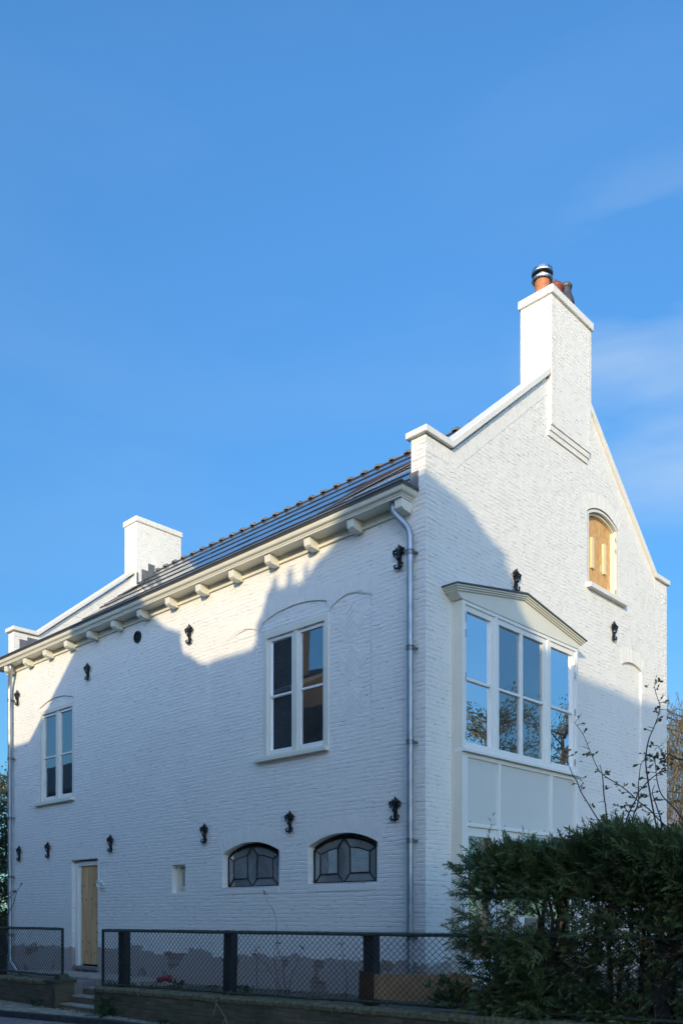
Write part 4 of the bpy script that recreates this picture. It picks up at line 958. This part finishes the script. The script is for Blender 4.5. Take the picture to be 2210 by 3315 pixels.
# timber posts behind the net
def tpost(x, w=.155):
    p = MB(); p.box(x - w / 2, x + w / 2, -1.56, -1.44, .35, 1.40); return p
P0 = None; labs = ['dark square timber post behind the fence, nearest the steps', 'dark square timber post behind the fence, below the left leaded window', 'dark square timber post behind the fence, left of the orange board', 'dark square timber post behind the fence inside the hedge at the right edge', 'dark timber post behind the left fence at the left edge of the photo']
for i, x in enumerate((-4.72, -2.16, .41, 3.84, -8.85)):
    if P0 is None:
        P0 = tpost(0).build('fence_post', POSTM, at=(0, -1.5, .35), bevel=.006); P0.location.x = x; o = P0
    else:
        o = P0.copy(); COL.objects.link(o); o.location.x = x; o.rotation_euler = (R(random.uniform(-1, 1)), R(random.uniform(-1, 1)), 0)
    tag(o, labs[i], 'post', 'timber posts behind the wire fence')
b = MB(); b.prism([(.47, .66), (.48, .945), (1.83, 1.0), (1.84, .70)], 'y', -1.555, -1.535)
tag(b.build('orange_board', ORB, at=(1.15, -1.545, .66)), 'long orange brown board leaning behind the wire fence', 'board')
b = MB(); b.prism([(.27, .60), (.28, .98), (.50, .96), (.465, .60)], 'y', -1.575, -1.560)
tag(b.build('brown_board', BRB, at=(.38, -1.567, .6)), 'small dark brown board at the foot of the post left of the orange board', 'board')
rb = MB()
for i in range(9):
    a = random.uniform(0, 6.28); rb.blob((-4.74 + .17 * cos(a) * random.random(), -.75 + .08 * sin(a), .57 + random.uniform(0, .05)), (.07, .05, .045), k=6)
rb.blob((-4.90, -.75, .545), (.08, .02, .01)); 
tag(rb.build('red_bag', REDP, at=(-4.74, -.75, .53)), 'crumpled red plastic bag lying on the soil behind the fence', 'bag')
# rubble along the wall foot
rbm = MB()
for i in range(260):
    x = random.uniform(-11.3, 1.5); y = random.choice([random.uniform(-.35, -.02), random.uniform(-1.45, -.1)]); s = random.uniform(.008, .03)
    if -9.4 < x < -5.2 and y > -1.1: y = random.uniform(-.28, -.02)
    rbm.blob((x, y, .46 + .012 * max(-8, min(x, 4)) + .055 + s * .3), (s * random.uniform(.8, 1.6), s, s * .7), k=5)
tag(rbm.build('rubble', mat('rubble_bits', (.22, .19, .17), .9, color2=(.12, .07, .05), nscale=3)), kind='stuff')

# =================================================================== PLANTS
def leaf(mb, p, d, up, L, W, mi=0):
    p = Vector(p); d = Vector(d).normalized(); s = d.cross(Vector(up)); 
    if s.length < .01: s = Vector((1, 0, 0))
    s.normalize(); n = s.cross(d)
    mb.add([p, p + d * L * .5 + s * W * .5 - n * L * .06, p + d * L, p + d * L * .5 - s * W * .5 - n * L * .06], [(0, 1, 2, 3)], mi)
def rv(): return Vector((random.gauss(0, 1), random.gauss(0, 1), random.gauss(0, 1))).normalized()

# thuja hedge: flat fan sprays on drooping branchlets
def spray(mb, p, d, size):
    p = Vector(p); d = Vector(d).normalized(); side = d.cross(rv()); side.normalize(); n = side.cross(d)
    q = p.copy(); seg = size / 4
    for k in range(4):
        q2 = q + (d + Vector((0, 0, -.06 * k))).normalized() * seg
        for s in (-1, 1):
            dd = (d * .75 + side * s * .75 + Vector((0, 0, -.1))).normalized(); L = size * (.50 - .09 * k) * random.uniform(.7, 1.2)
            w = L * .22; sd = dd.cross(n).normalized()
            mb.add([q, q + dd * L * .45 + sd * w * .5, q + dd * L, q + dd * L * .45 - sd * w * .5], [(0, 1, 2, 3)])
        sd = side; w = size * .06
        mb.add([q, q + d * seg * .6 + sd * w, q2 + d * seg * .5, q + d * seg * .6 - sd * w], [(0, 1, 2, 3)])
        q = q2
hed = MB(); HX0, HX1 = 1.70, 6.6
def hedge_top(x): return 2.29 + .07 * sin(x * 2.3) + .05 * sin(x * 5.7 + 1) - max(0, 2.0 - x) * .45
def gap(x, z):   # thin places the wall can be seen through
    if 1.55 < x < 3.1 and 1.42 < z < 1.78: return .86
    if 1.8 < x < 2.7 and 1.0 < z < 1.4: return .3
    if 2.75 < x < 4.2 and .75 < z < 1.40: return .72
    if x < 1.9 and z < 1.0: return .72
    if 2.9 < x < 4.3 and 1.40 < z < 1.75: return .45
    return 0
random.seed(11)
for i in range(34000):
    x = random.uniform(HX0, HX1); zt = hedge_top(x); z = random.uniform(.62, zt)
    t = random.random(); y = -1.72 + 1.15 * (t ** 1.6)
    bulge = .10 * sin(x * 3.1 + z * 2.2) + .08 * sin(z * 6 + x)
    if x < HX0 + .30 and random.random() < .35 + .5 * abs(sin(z * 4.2)): continue
    if random.random() < gap(x, z): continue
    if random.random() < .30 * (sin(x * 7.1 + z * 3) * sin(z * 8.3 - x * 2) > .25): continue
    y = max(-1.80, y + bulge * (1 - t))
    if 2.75 < x < 4.5 and z < 1.42: y = max(y, -1.52)
    d = Vector((random.gauss(0, .5), random.gauss(-.55, .4), random.gauss(.12, .45)))
    if z > zt - .25: d.z += .7
    if x < HX0 + .3: d.x -= .8
    spray(hed, (x, y, z), d, random.uniform(.10, .19))
# loose shoots that leave the outline
for i in range(190):
    x = random.uniform(HX0, HX1); z = hedge_top(x) - .03; L = random.uniform(.1, .26) * (1.0 if random.random() < .25 else .55)
    p = Vector((x, random.uniform(-1.6, -1.1), z)); d = Vector((random.gauss(0, .35), random.gauss(0, .2), 1)).normalized()
    for k in range(5): spray(hed, p + d * L * k / 5, d + rv() * .6, .09 * (1 - k * .12))
for zc in (2.16, 2.02, 1.82, 1.60, 1.45, 1.28, 1.12, .95):
    for i in range(12):
        p = Vector((HX0 - random.uniform(-.1, .12), random.uniform(-1.65, -1.3), zc + random.gauss(0, .035))); spray(hed, p, (-1, random.gauss(0, .3), random.gauss(.05, .35)), random.uniform(.08, .15))
for (x, z, L) in ((1.95, 2.22, .42), (1.74, 2.15, .22), (2.36, 2.25, .22)):
    p = Vector((x, -1.5, z)); d = Vector((.25, 0, 1)).normalized()
    for k in range(8): spray(hed, p + d * L * k / 7, d + rv() * .8, .10 * (1.1 - k * .09))
hedge = empty('hedge', (4.0, -1.2, .5)); tag(hedge, 'dark green conifer hedge behind and through the wire fence', 'hedge')
hed.build('foliage', THUJA, hedge)
sm = MB()
for i in range(26):
    x = random.uniform(HX0 + .2, HX1 - .1); y = random.uniform(-1.45, -.9); zt = hedge_top(x) - .2
    P = [(x, y, .45), (x + random.gauss(0, .04), y, 1.0), (x + random.gauss(0, .07), y, 1.6), (x + random.gauss(0, .09), y, zt)]
    sm.tube(P, [.035, .028, .018, .008], 6)
    for k in range(9):
        z = random.uniform(.8, zt); a = random.uniform(0, 6.28); L = random.uniform(.2, .5)
        sm.tube([(x, y, z), (x + L * cos(a) * .6, y + L * sin(a) * .6, z + L * .3), (x + L * cos(a), y + L * sin(a), z + L * .5)], [.009, .006, .003], 4, caps=False)
sm.build('stem', BARK, hedge)
db = MB()
for i in range(420):
    x = random.uniform(HX0, HX1); z = random.uniform(.7, hedge_top(x) - .05); p = Vector((x, random.uniform(-1.74, -1.5), z))
    for k in range(3): q = p + rv() * random.uniform(.05, .12); db.tube([p, q], [.003, .0015], 3, caps=False); leaf(db, q, rv(), rv(), .04, .015)
db.build('dead_twigs', leaf_mat('dead_foliage', (.10, .055, .02), (.20, .12, .045)), hedge)

# rose shoots above the hedge
STEMS = [[(3.54,2.2),(3.54,2.39),(3.51,2.57),(3.48,2.75),(3.46,2.92),(3.45,3.05),(3.46,3.16),(3.49,3.28),(3.53,3.37),(3.56,3.45),(3.58,3.54),(3.58,3.59),(3.56,3.64),(3.54,3.7),(3.53,3.73),(3.52,3.78)],
[(3.84,2.2),(3.74,2.31),(3.64,2.43),(3.55,2.52),(3.47,2.61),(3.36,2.7),(3.26,2.8),(3.16,2.88),(2.99,3.0),(2.92,3.1),(2.85,3.27),(2.79,3.42),(2.7,3.55)],
[(3.23,2.2),(3.23,2.41),(3.24,2.54),(3.28,2.64),(3.33,2.72),(3.36,2.79),(3.44,2.86),(3.51,2.91),(3.58,2.95),(3.67,3.03),(3.62,3.13),(3.57,3.2)],
[(3.98,2.2),(3.84,2.41),(3.8,2.48),(3.71,2.61),(3.6,2.73),(3.56,2.85),(3.55,2.95),(3.54,3.06),(3.49,3.14)],
[(3.3,2.35),(3.3,2.55),(3.34,2.65),(3.36,2.74),(3.36,2.84),(3.38,2.96),(3.4,3.05),(3.45,3.1)],
[(3.46,2.2),(3.41,2.34),(3.35,2.47),(3.3,2.54),(3.22,2.65),(3.21,2.68)],
[(3.12,2.3),(3.06,2.44),(2.99,2.5),(2.86,2.69),(2.75,2.86),(2.71,2.96),(2.65,3.05),(2.59,3.22),(2.56,3.3)],
[(3.05,2.35),(3.03,2.61),(3.0,2.79),(2.99,2.93),(2.98,3.02),(2.96,3.10)],
[(3.58,2.3),(3.58,2.49),(3.55,2.6),(3.53,2.67),(3.5,2.77),(3.53,2.84)],
[(3.95,3.02),(3.8,3.04),(3.72,3.08),(3.67,3.11),(3.62,3.13)],[(4.1,2.3),(4.02,2.6),(4.0,2.9),(3.97,3.15)],[(3.12,2.2),(3.14,2.5),(3.12,2.62)]]
rose = empty('rose_bush', (3.5, -1.0, .6)); tag(rose, 'thin leafless rose shoots with a few leaves rising above the hedge', 'shrub')
rs = MB(); rl = MB(); random.seed(5)
for S in STEMS:
    P = smoothpts([(x, -1.0 + .03 * sin(z * 4 + x * 3), z) for x, z in S], 3); n = len(P)
    rs.tube(P, [.0085 - .006 * i / n for i in range(n)], 6, caps=False)
    for i in range(3, n):
        f = i / n
        if random.random() < .42:
            sd = random.choice([-1, 1]); L = random.uniform(.03, .09); d = Vector((sd * 1.0, random.gauss(0, .6), random.uniform(-.1, .8))).normalized()
            q = P[i] + d * L; rs.tube([P[i], q], [.0035, .002], 4, caps=False)
            for k in range(random.choice([0, 2, 3, 3, 4])):
                leaf(rl, q - d * L * .25 * k, d + rv() * .8, rv(), random.uniform(.028, .055), random.uniform(.02, .032))
        if random.random() < .3: 
            d = rv(); rs.tube([P[i], P[i] + d * .014], [.003, .001], 3, caps=False)
for c, n in (((3.52, 3.78), 7), ((3.56, 3.08), 14), ((3.60, 3.0), 14), ((3.52, 3.12), 10), ((2.56, 3.28), 8), ((3.66, 3.12), 8), ((2.86, 3.18), 8), ((3.40, 2.75), 9)):
    for k in range(n): leaf(rl, (c[0] + random.gauss(0, .035), -1.0 + random.gauss(0, .03), c[1] + random.gauss(0, .035)), rv() + Vector((0, 0, .3)), rv(), random.uniform(.03, .06), random.uniform(.02, .035))
rs.build('stem', TWIG, rose); rl.build('leaves', ROSEL, rose)

# bramble by the leaded windows
def stemplant(name, stems, y, label, r=.005, leafn=.35, lm=ROSEL):
    root = empty(name, (stems[0][0][0], y, stems[0][0][1])); tag(root, label, 'plant')
    a, b = MB(), MB()
    for S in stems:
        P = smoothpts([(x, y + .02 * sin(z * 7 + x * 5), z) for x, z in S], 3); n = len(P)
        a.tube(P, [r * (1 - .7 * i / n) for i in range(n)], 5, caps=False)
        for i in range(2, n):
            if random.random() < leafn:
                d = rv(); q = P[i] + d * .03; a.tube([P[i], q], .0015, 3, caps=False); leaf(b, q, d, rv(), random.uniform(.02, .04), .018)
        for k in range(4): leaf(b, P[-1] + rv() * .02, rv() + Vector((0, 0, -.3)), rv(), random.uniform(.03, .055), .03)
    a.build('stem', TWIG, root); b.build('leaves', lm, root); return root
stemplant('bramble', [[(-1.605, .52), (-1.605, .612), (-1.613, .824), (-1.621, .982), (-1.731, 1.138), (-1.763, 1.308), (-1.803, 1.414), (-1.787, 1.479), (-1.835, 1.639), (-1.851, 1.704), (-1.956, 1.791), (-1.996, 1.889), (-2.02, 1.93)],
    [(-1.747, .52), (-1.80, .70), (-1.891, .811), (-1.972, .926), (-2.17, 1.017), (-2.287, 1.079)], [(-1.68, .52), (-1.78, .85), (-1.80, 1.1), (-1.74, 1.25)], [(-1.56, .52), (-1.45, .8), (-1.36, 1.0), (-1.30, 1.2)], [(-2.15, .52), (-2.2, .8), (-2.16, 1.15)], [(-.5, .55), (-.46, .8), (-.55, 1.25)]], -1.0,
    'thin bare bramble stems rising in front of the left leaded window', leafn=.12)
stemplant('bramble', [[(-9.3, .9), (-8.815, 1.608), (-8.666, 1.796), (-8.556, 1.965), (-8.411, 2.082), (-8.25, 2.188)], [(-9.3, .9), (-9.1, 1.5), (-8.95, 1.95), (-8.60, 2.08)], [(-8.9, 1.9), (-8.7, 2.0), (-8.52, 2.06)]], -1.4,
    'arching leafy stem at the left edge crossing the far downpipe', r=.008, leafn=.5)
# weeds
def weed(x, y, z, s, n, label, m=GREENL, grp='weeds along the garden wall'):
    b = MB()
    for i in range(n):
        a = random.uniform(0, 6.28); el_ = random.uniform(.1, 1.3); d = Vector((cos(a) * cos(el_), sin(a) * cos(el_), sin(el_))); L = s * random.uniform(.3, 1)
        p = Vector((x, y, z)) + d * L; b.tube([(x, y, z), p], [.003, .0015], 3, caps=False)
        for k in range(3): leaf(b, p, d + rv() * .7, (0, 0, 1), s * random.uniform(.22, .42), s * random.uniform(.18, .32))
    tag(b.build('weed', m, at=(x, y, z)), label, 'plant', grp)
random.seed(9)
weed(-4.72, -1.86, .08, .27, 26, 'glossy broad leaved weed at the wall foot right of the steps')
weed(-3.1, -1.90, .08, .14, 14, 'small weed at the wall foot at the bottom edge')
weed(-3.55, -1.35, .52, .15, 26, 'green weed behind the fence between the first two posts')
weed(-2.62, -1.40, .53, .11, 16, 'low green weed left of the second post')
weed(-1.93, -1.45, .54, .16, 24, 'bright green weed just right of the second post')
weed(1.62, -1.66, .66, .30, 46, 'climbing green weed on the net in front of the orange board', DARKL)
for k in range(5): pass
weed(-6.9, -1.86, .07, .16, 16, 'low weed at the foot of the left garden wall')
weed(-8.6, -1.86, .07, .12, 14, 'small weed patch at the wall foot at the left edge')
weed(-1.3, -1.80, .08, .10, 12, 'small green sprout at the wall foot, rightmost')
# dry tendril over the wall
td = MB()
for S in ([(-2.0, -1.58, .62), (-2.06, -1.66, .54), (-2.1, -1.78, .48), (-2.02, -1.80, .42), (-1.98, -1.80, .38)], [(-2.05, -1.8, .46), (-2.1, -1.80, .36), (-2.12, -1.80, .30)], [(-1.98, -1.8, .38), (-1.86, -1.81, .28), (-1.82, -1.81, .18), (-1.78, -1.81, .10)], [(-1.86, -1.81, .28), (-1.92, -1.81, .2)]):
    td.tube(smoothpts(S), .004, 4, caps=False)
tag(td.build('dry_tendril', mat('dry_straw', (.35, .29, .18), .9), at=(-2.0, -1.7, .3)), 'pale dry plant tendril hanging over the garden wall', 'plant')
# ivy / litter fringe on the wall top
lt = MB(); random.seed(21)
for i in range(900):
    x = random.uniform(-16, 6.5); 
    if -6.6 < x < -5.2: continue
    zt = .52 + (.0145 * max(0, x + 5.4)); leaf(lt, (x, -1.52 + random.gauss(0, .05), zt + random.uniform(0, .02)), rv() + Vector((0, 0, .6)), rv(), random.uniform(.02, .05), random.uniform(.008, .025))
for i in range(500):
    x = random.uniform(-11, -1); leaf(lt, (x, -1.76 - random.random() * .12, .085), rv() + Vector((0, 0, 1)), rv(), random.uniform(.015, .05), .012)
tag(lt.build('moss_and_litter', DARKL), kind='stuff')

# =================================================================== TREES
def branch_tree(name, base, height, label, m_leaf, crown_r, n_leaf, leaf_s, bark=BARK, droop=0, seed=1, cat='tree', crown_c=.65, low=.3, nb=60):
    random.seed(seed); root = empty(name, base); tag(root, label, cat); b = Vector(base)
    t = MB(); tips = []
    t.tube([b, b + Vector((.1, .05, height * .35)), b + Vector((0, .1, height * .7)), b + Vector((.1, 0, height * .95))], [height * .022, height * .017, height * .01, .01], 8)
    lim = MB()
    for i in range(nb):
        z = random.uniform(low, .92) * height; a = random.uniform(0, 6.28); L = crown_r * random.uniform(.5, 1.1) * (1.15 - abs(z / height - crown_c))
        p0 = b + Vector((0, 0, z)); d = Vector((cos(a), sin(a), random.uniform(.1, .8))).normalized()
        P = [p0, p0 + d * L * .4 + rv() * .1, p0 + d * L * .75 + rv() * .15, p0 + d * L + rv() * .2]
        lim.tube(P, [.03 * height / 7, .02 * height / 7, .012, .006], 5, caps=False); tips += [(P[1], d), (P[2], d), (P[3], d)]
        for k in range(5):
            q = P[random.choice([1, 2, 3])]; e = (d + rv() * .9).normalized(); LL = L * random.uniform(.15, .4)
            lim.tube([q, q + e * LL * .5, q + e * LL + Vector((0, 0, -droop * LL))], [.010, .006, .003], 4, caps=False); tips.append((q + e * LL, e)); tips.append((q + e * LL * .5, e))
    t.build('trunk', bark, root); lim.build('limbs', bark, root)
    c = MB()
    for i in range(n_leaf):
        q, e = random.choice(tips)
        if droop:
            p = q + rv() * .25; L = random.uniform(.5, 1.6) * droop; pts = [p, p + Vector((random.gauss(0, .16), random.gauss(0, .16), -L * .45)), p + Vector((random.gauss(0, .3), random.gauss(0, .3), -L * .8))]
            c.tube(pts, [.009, .006, .003], 3, caps=False)
            for _k in range(3): leaf(c, pts[1] + (pts[2] - pts[1]) * random.random() + rv() * .03, rv(), rv(), .05, .03)
        else: leaf(c, q + rv() * random.uniform(0, leaf_s * 3.2), rv(), rv(), leaf_s * random.uniform(.6, 1.3), leaf_s * random.uniform(.4, .7))
    c.build('crown', m_leaf, root); return root
branch_tree('weeping_birch', (-4.3, 20.6, .4), 8.8, 'golden weeping birch with hanging twigs beyond the right gable end', GOLD, 2.9, 2600, .1, droop=1.3, seed=3, low=.45, crown_c=.8, nb=70)
branch_tree('bare_shrub', (-3.3, 15.5, .4), 4.3, 'bare dark brown shrub below the weeping birch at the right edge', leaf_mat('brown_leaf', (.03, .02, .015), (.07, .045, .02)), 1.7, 1700, .06, seed=4, cat='shrub', low=.05, nb=80, bark=TWIG)
branch_tree('evergreen_tree', (-16.6, 1.6, .3), 5.0, 'sunlit evergreen tree behind the downpipe at the left edge of the photo', SUNL, 1.5, 17000, .085, seed=8, low=.12, nb=90)
branch_tree('evergreen_shrub', (-13.9, .5, .4), 3.6, 'dark bush beside the far downpipe under the evergreen tree', DARKL, 1.2, 12000, .07, seed=12, cat='shrub', low=.05, nb=60)
# trees that stand right of the picture and show in the bay window glass
branch_tree('garden_tree', (7.6, 12.2, .5), 7.4, 'leafy garden tree outside the frame, mirrored in the bay window', SUNL, 1.9, 6500, .09, seed=6, low=.12, nb=110, crown_c=.4)
branch_tree('garden_tree', (5.4, 12.6, .5), 6.6, 'smaller garden tree outside the frame, mirrored low in the bay window', SUNL, 1.6, 5200, .09, seed=16, low=.1, nb=80)

# =================================================================== BUILDINGS
def block(name, x0, x1, y0, y1, zw, zr, axis, mw, mr, label, wins=()):
    root = empty(name, ((x0 + x1) / 2, (y0 + y1) / 2, 0)); tag(root, label, 'house')
    w = MB()
    if axis == 'x':
        ym = (y0 + y1) / 2; w.prism([(y0, -.2), (y1, -.2), (y1, zw), (ym, zr), (y0, zw)], 'x', x0, x1)
        r = MB(); e = .25; s = (zr - zw) / (ym - y0)
        r.prism([(y0 - e, zw - e * s), (ym, zr), (y1 + e, zw - e * s), (y1 + e, zw - e * s + .15), (ym, zr + .15), (y0 - e, zw - e * s + .15)], 'x', x0 - .2, x1 + .2)
    else:
        xm = (x0 + x1) / 2; w.prism([(x0, -.2), (x1, -.2), (x1, zw), (xm, zr), (x0, zw)], 'y', y0, y1)
        r = MB(); e = .25; s = (zr - zw) / (xm - x0)
        r.prism([(x0 - e, zw - e * s), (xm, zr), (x1 + e, zw - e * s), (x1 + e, zw - e * s + .15), (xm, zr + .15), (x0 - e, zw - e * s + .15)], 'y', y0 - .2, y1 + .2)
    w.build('wall', mw, root); r.build('roof', mr, root)
    for (fx, fz, fw, fh) in wins:      # windows on the face towards +y
        f = MB(); y = y1 + .002; t = .07
        f.box(fx - fw / 2, fx + fw / 2, y, y + .05, fz + fh - t, fz + fh); f.box(fx - fw / 2, fx + fw / 2, y, y + .08, fz, fz + t)
        f.box(fx - fw / 2, fx - fw / 2 + t, y, y + .05, fz + t, fz + fh - t); f.box(fx + fw / 2 - t, fx + fw / 2, y, y + .05, fz + t, fz + fh - t); f.box(fx - fw / 2 + t, fx + fw / 2 - t, y, y + .04, fz + fh / 2 - .03, fz + fh / 2 + .03)
        fo = f.build('window', TRIM, root); gl = MB(); gl.add([(fx - fw / 2 + t, y + .01, fz + t), (fx + fw / 2 - t, y + .01, fz + t), (fx + fw / 2 - t, y + .01, fz + fh - t), (fx - fw / 2 + t, y + .01, fz + fh - t)], [(0, 1, 2, 3)])
        gl.build('pane', mat('dark_pane', (.02, .025, .03), .05, spec=1.0), fo)
    return root
BRN = brick_mat('brown_brick', paint=False, base=(.045, .034, .032), base2=(.085, .058, .05), mortar_col=(.085, .078, .072), rough=.9)
RTILE = mat('brown_roof_tiles', (.10, .085, .075), .8, noise=.3, nscale=4)
CREAM = mat('cream_render', (.70, .62, .42), .9, noise=.05)
REDR = mat('red_render', (.45, .14, .08), .9, noise=.1)
b_ = block('garden_building', -16.5, -6.0, 36, 44, 6.1, 8.0, 'x', CREAM, mat('grey_roofing', (.22, .22, .23), .8), 'distant cream and red building glimpsed behind the bare shrub at the right edge')
r_ = MB(); r_.box(-16.5, -5.99, 35.9, 36.0, -.1, 4.2); r_.build('red_ground_floor', REDR, b_)

# Houses across the street, behind the camera. Their rooflines throw the big shadows on the white house.
SD = Vector((sin(SUN_AZ), -cos(SUN_AZ), 0))
YEL = brick_mat('pale_street_brick', paint=False, base=(.50, .42, .32), base2=(.62, .54, .43), mortar_col=(.5, .47, .42), rough=.9)
def sunhouse(name, prof, depth, label, dist=0.0, wallm=YEL):
    """prof: skyline (x, z) on the plane y=-14; moved nearer by dist along the sun ray; walls run along the sun's azimuth"""
    k = dist; root_x = sum(p[0] for p in prof) / len(prof)
    def sh(p): return (p[0] - SD.x * k, -14 - SD.y * k, p[1] - math.tan(SUN_EL) * k)
    pts = [(prof[0][0], -.2)] + list(prof) + [(prof[-1][0], -.2)]
    F = []
    for p in pts:
        q = sh(p); F.append(Vector((q[0], q[1], q[2] if p[1] > 0 else -.2)))
    B = [v + SD * depth for v in F]; n = len(F)
    tris = tessellate_polygon([[Vector((v.x, v.z, 0)) for v in F]])
    w = MB(); w.add(F + B, [tuple(t) for t in tris] + [tuple(n + i for i in t) for t in tris] + [(0, n, n + 1, 1), (n - 2, n - 1, 2 * n - 1, 2 * n - 2)])
    root = empty(name, (F[0].x, F[0].y, 0)); tag(root, label, 'house')
    w.build('wall', wallm, root)
    r = MB()
    r.add(F[1:-1] + B[1:-1], [(i, i + 1, (n - 2) + i + 1, (n - 2) + i) for i in range(n - 3)])
    r.build('roof', RTILE, root); return root
sunhouse('street_house', [(-9.5, 9.36), (-2.39, 9.42), (-2.22, 9.52), (-1.9, 9.78), (-1.39, 10.18), (-.87, 10.61), (-.4, 11.0), (.8, 12.0), (1.7, 11.6), (2.28, 11.01), (2.59, 10.76), (2.92, 10.62), (3.08, 10.56), (3.10, 10.32), (3.16, 10.19), (3.39, 10.07), (3.62, 9.92), (3.81, 9.87)], 6,
         'pale brick street house with one gable, behind the camera at left', dist=4.5)
sunhouse('street_house', [(3.81, 9.87), (4.06, 9.89), (4.93, 9.88), (5.04, 9.96), (5.06, 10.22), (5.18, 10.34), (5.30, 10.62), (5.32, 10.70), (5.42, 10.70), (5.44, 10.86), (5.54, 10.86), (5.56, 10.68), (5.76, 10.66), (5.78, 10.90), (5.88, 10.90), (5.90, 10.66), (6.12, 10.62), (6.14, 10.88), (6.2, 10.88), (6.25, 10.68), (6.34, 10.82), (6.62, 10.93), (6.9, 11.1), (7.6, 11.35), (8.42, 11.48), (8.77, 11.55), (9.0, 11.59), (9.16, 11.51), (9.33, 11.46), (9.52, 11.51), (9.56, 11.44), (9.53, 11.35)], 6,
         'pale brick street house with chimney pots on its roofline, behind the camera', dist=0.5)
sunhouse('street_house', [(9.53, 11.35), (9.60, 11.26), (9.72, 11.2), (9.74, 10.76), (9.85, 10.62), (10.2, 10.50), (10.72, 10.70), (11.3, 10.98), (12.05, 11.35), (12.8, 11.76), (14.5, 12.6)], 6,
         'pale brick street house with a low plain roof, behind the camera at right', dist=0.0)
# row mirrored in the long wall's windows
rh = block('row_house', -23.5, -17.85, -20.5, -14.2, 10.4, 12.0, 'x', BRN, RTILE, 'tall dark brick row house, mirrored in the big window', [(-20.4, 5.0, 1.4, 2.0), (-18.6, 5.0, 1.0, 2.0), (-20.4, 8.0, 1.2, 1.5)])
q_ = MB(); q_.box(-19.4, -17.9, -15.2, -14.25, 9.5, 14.2); q_.build('chimney', BRN, rh)  # unseen stack added so the big window's left pane mirrors dark
block('row_house', -17.8, -10.6, -21.5, -14.6, 8.0, 10.6, 'x', BRN, RTILE, 'lower dark brick row house beside the tall one, mirrored in the big window', [(-15.6, 5.2, 1.2, 1.8), (-13.2, 5.2, 1.2, 1.8), (-11.6, 5.2, .9, 1.8)])
block('row_house', -46, -23.5, -22.5, -14.6, 8.3, 10.9, 'x', brick_mat('sand_brick', paint=False, base=(.22, .17, .12), base2=(.32, .25, .18), rough=.9), RTILE, 'long sand coloured row house, mirrored low in the far window', [(x, 5.2, 1.3, 1.8) for x in (-44, -41, -38, -35, -32, -29, -26)])
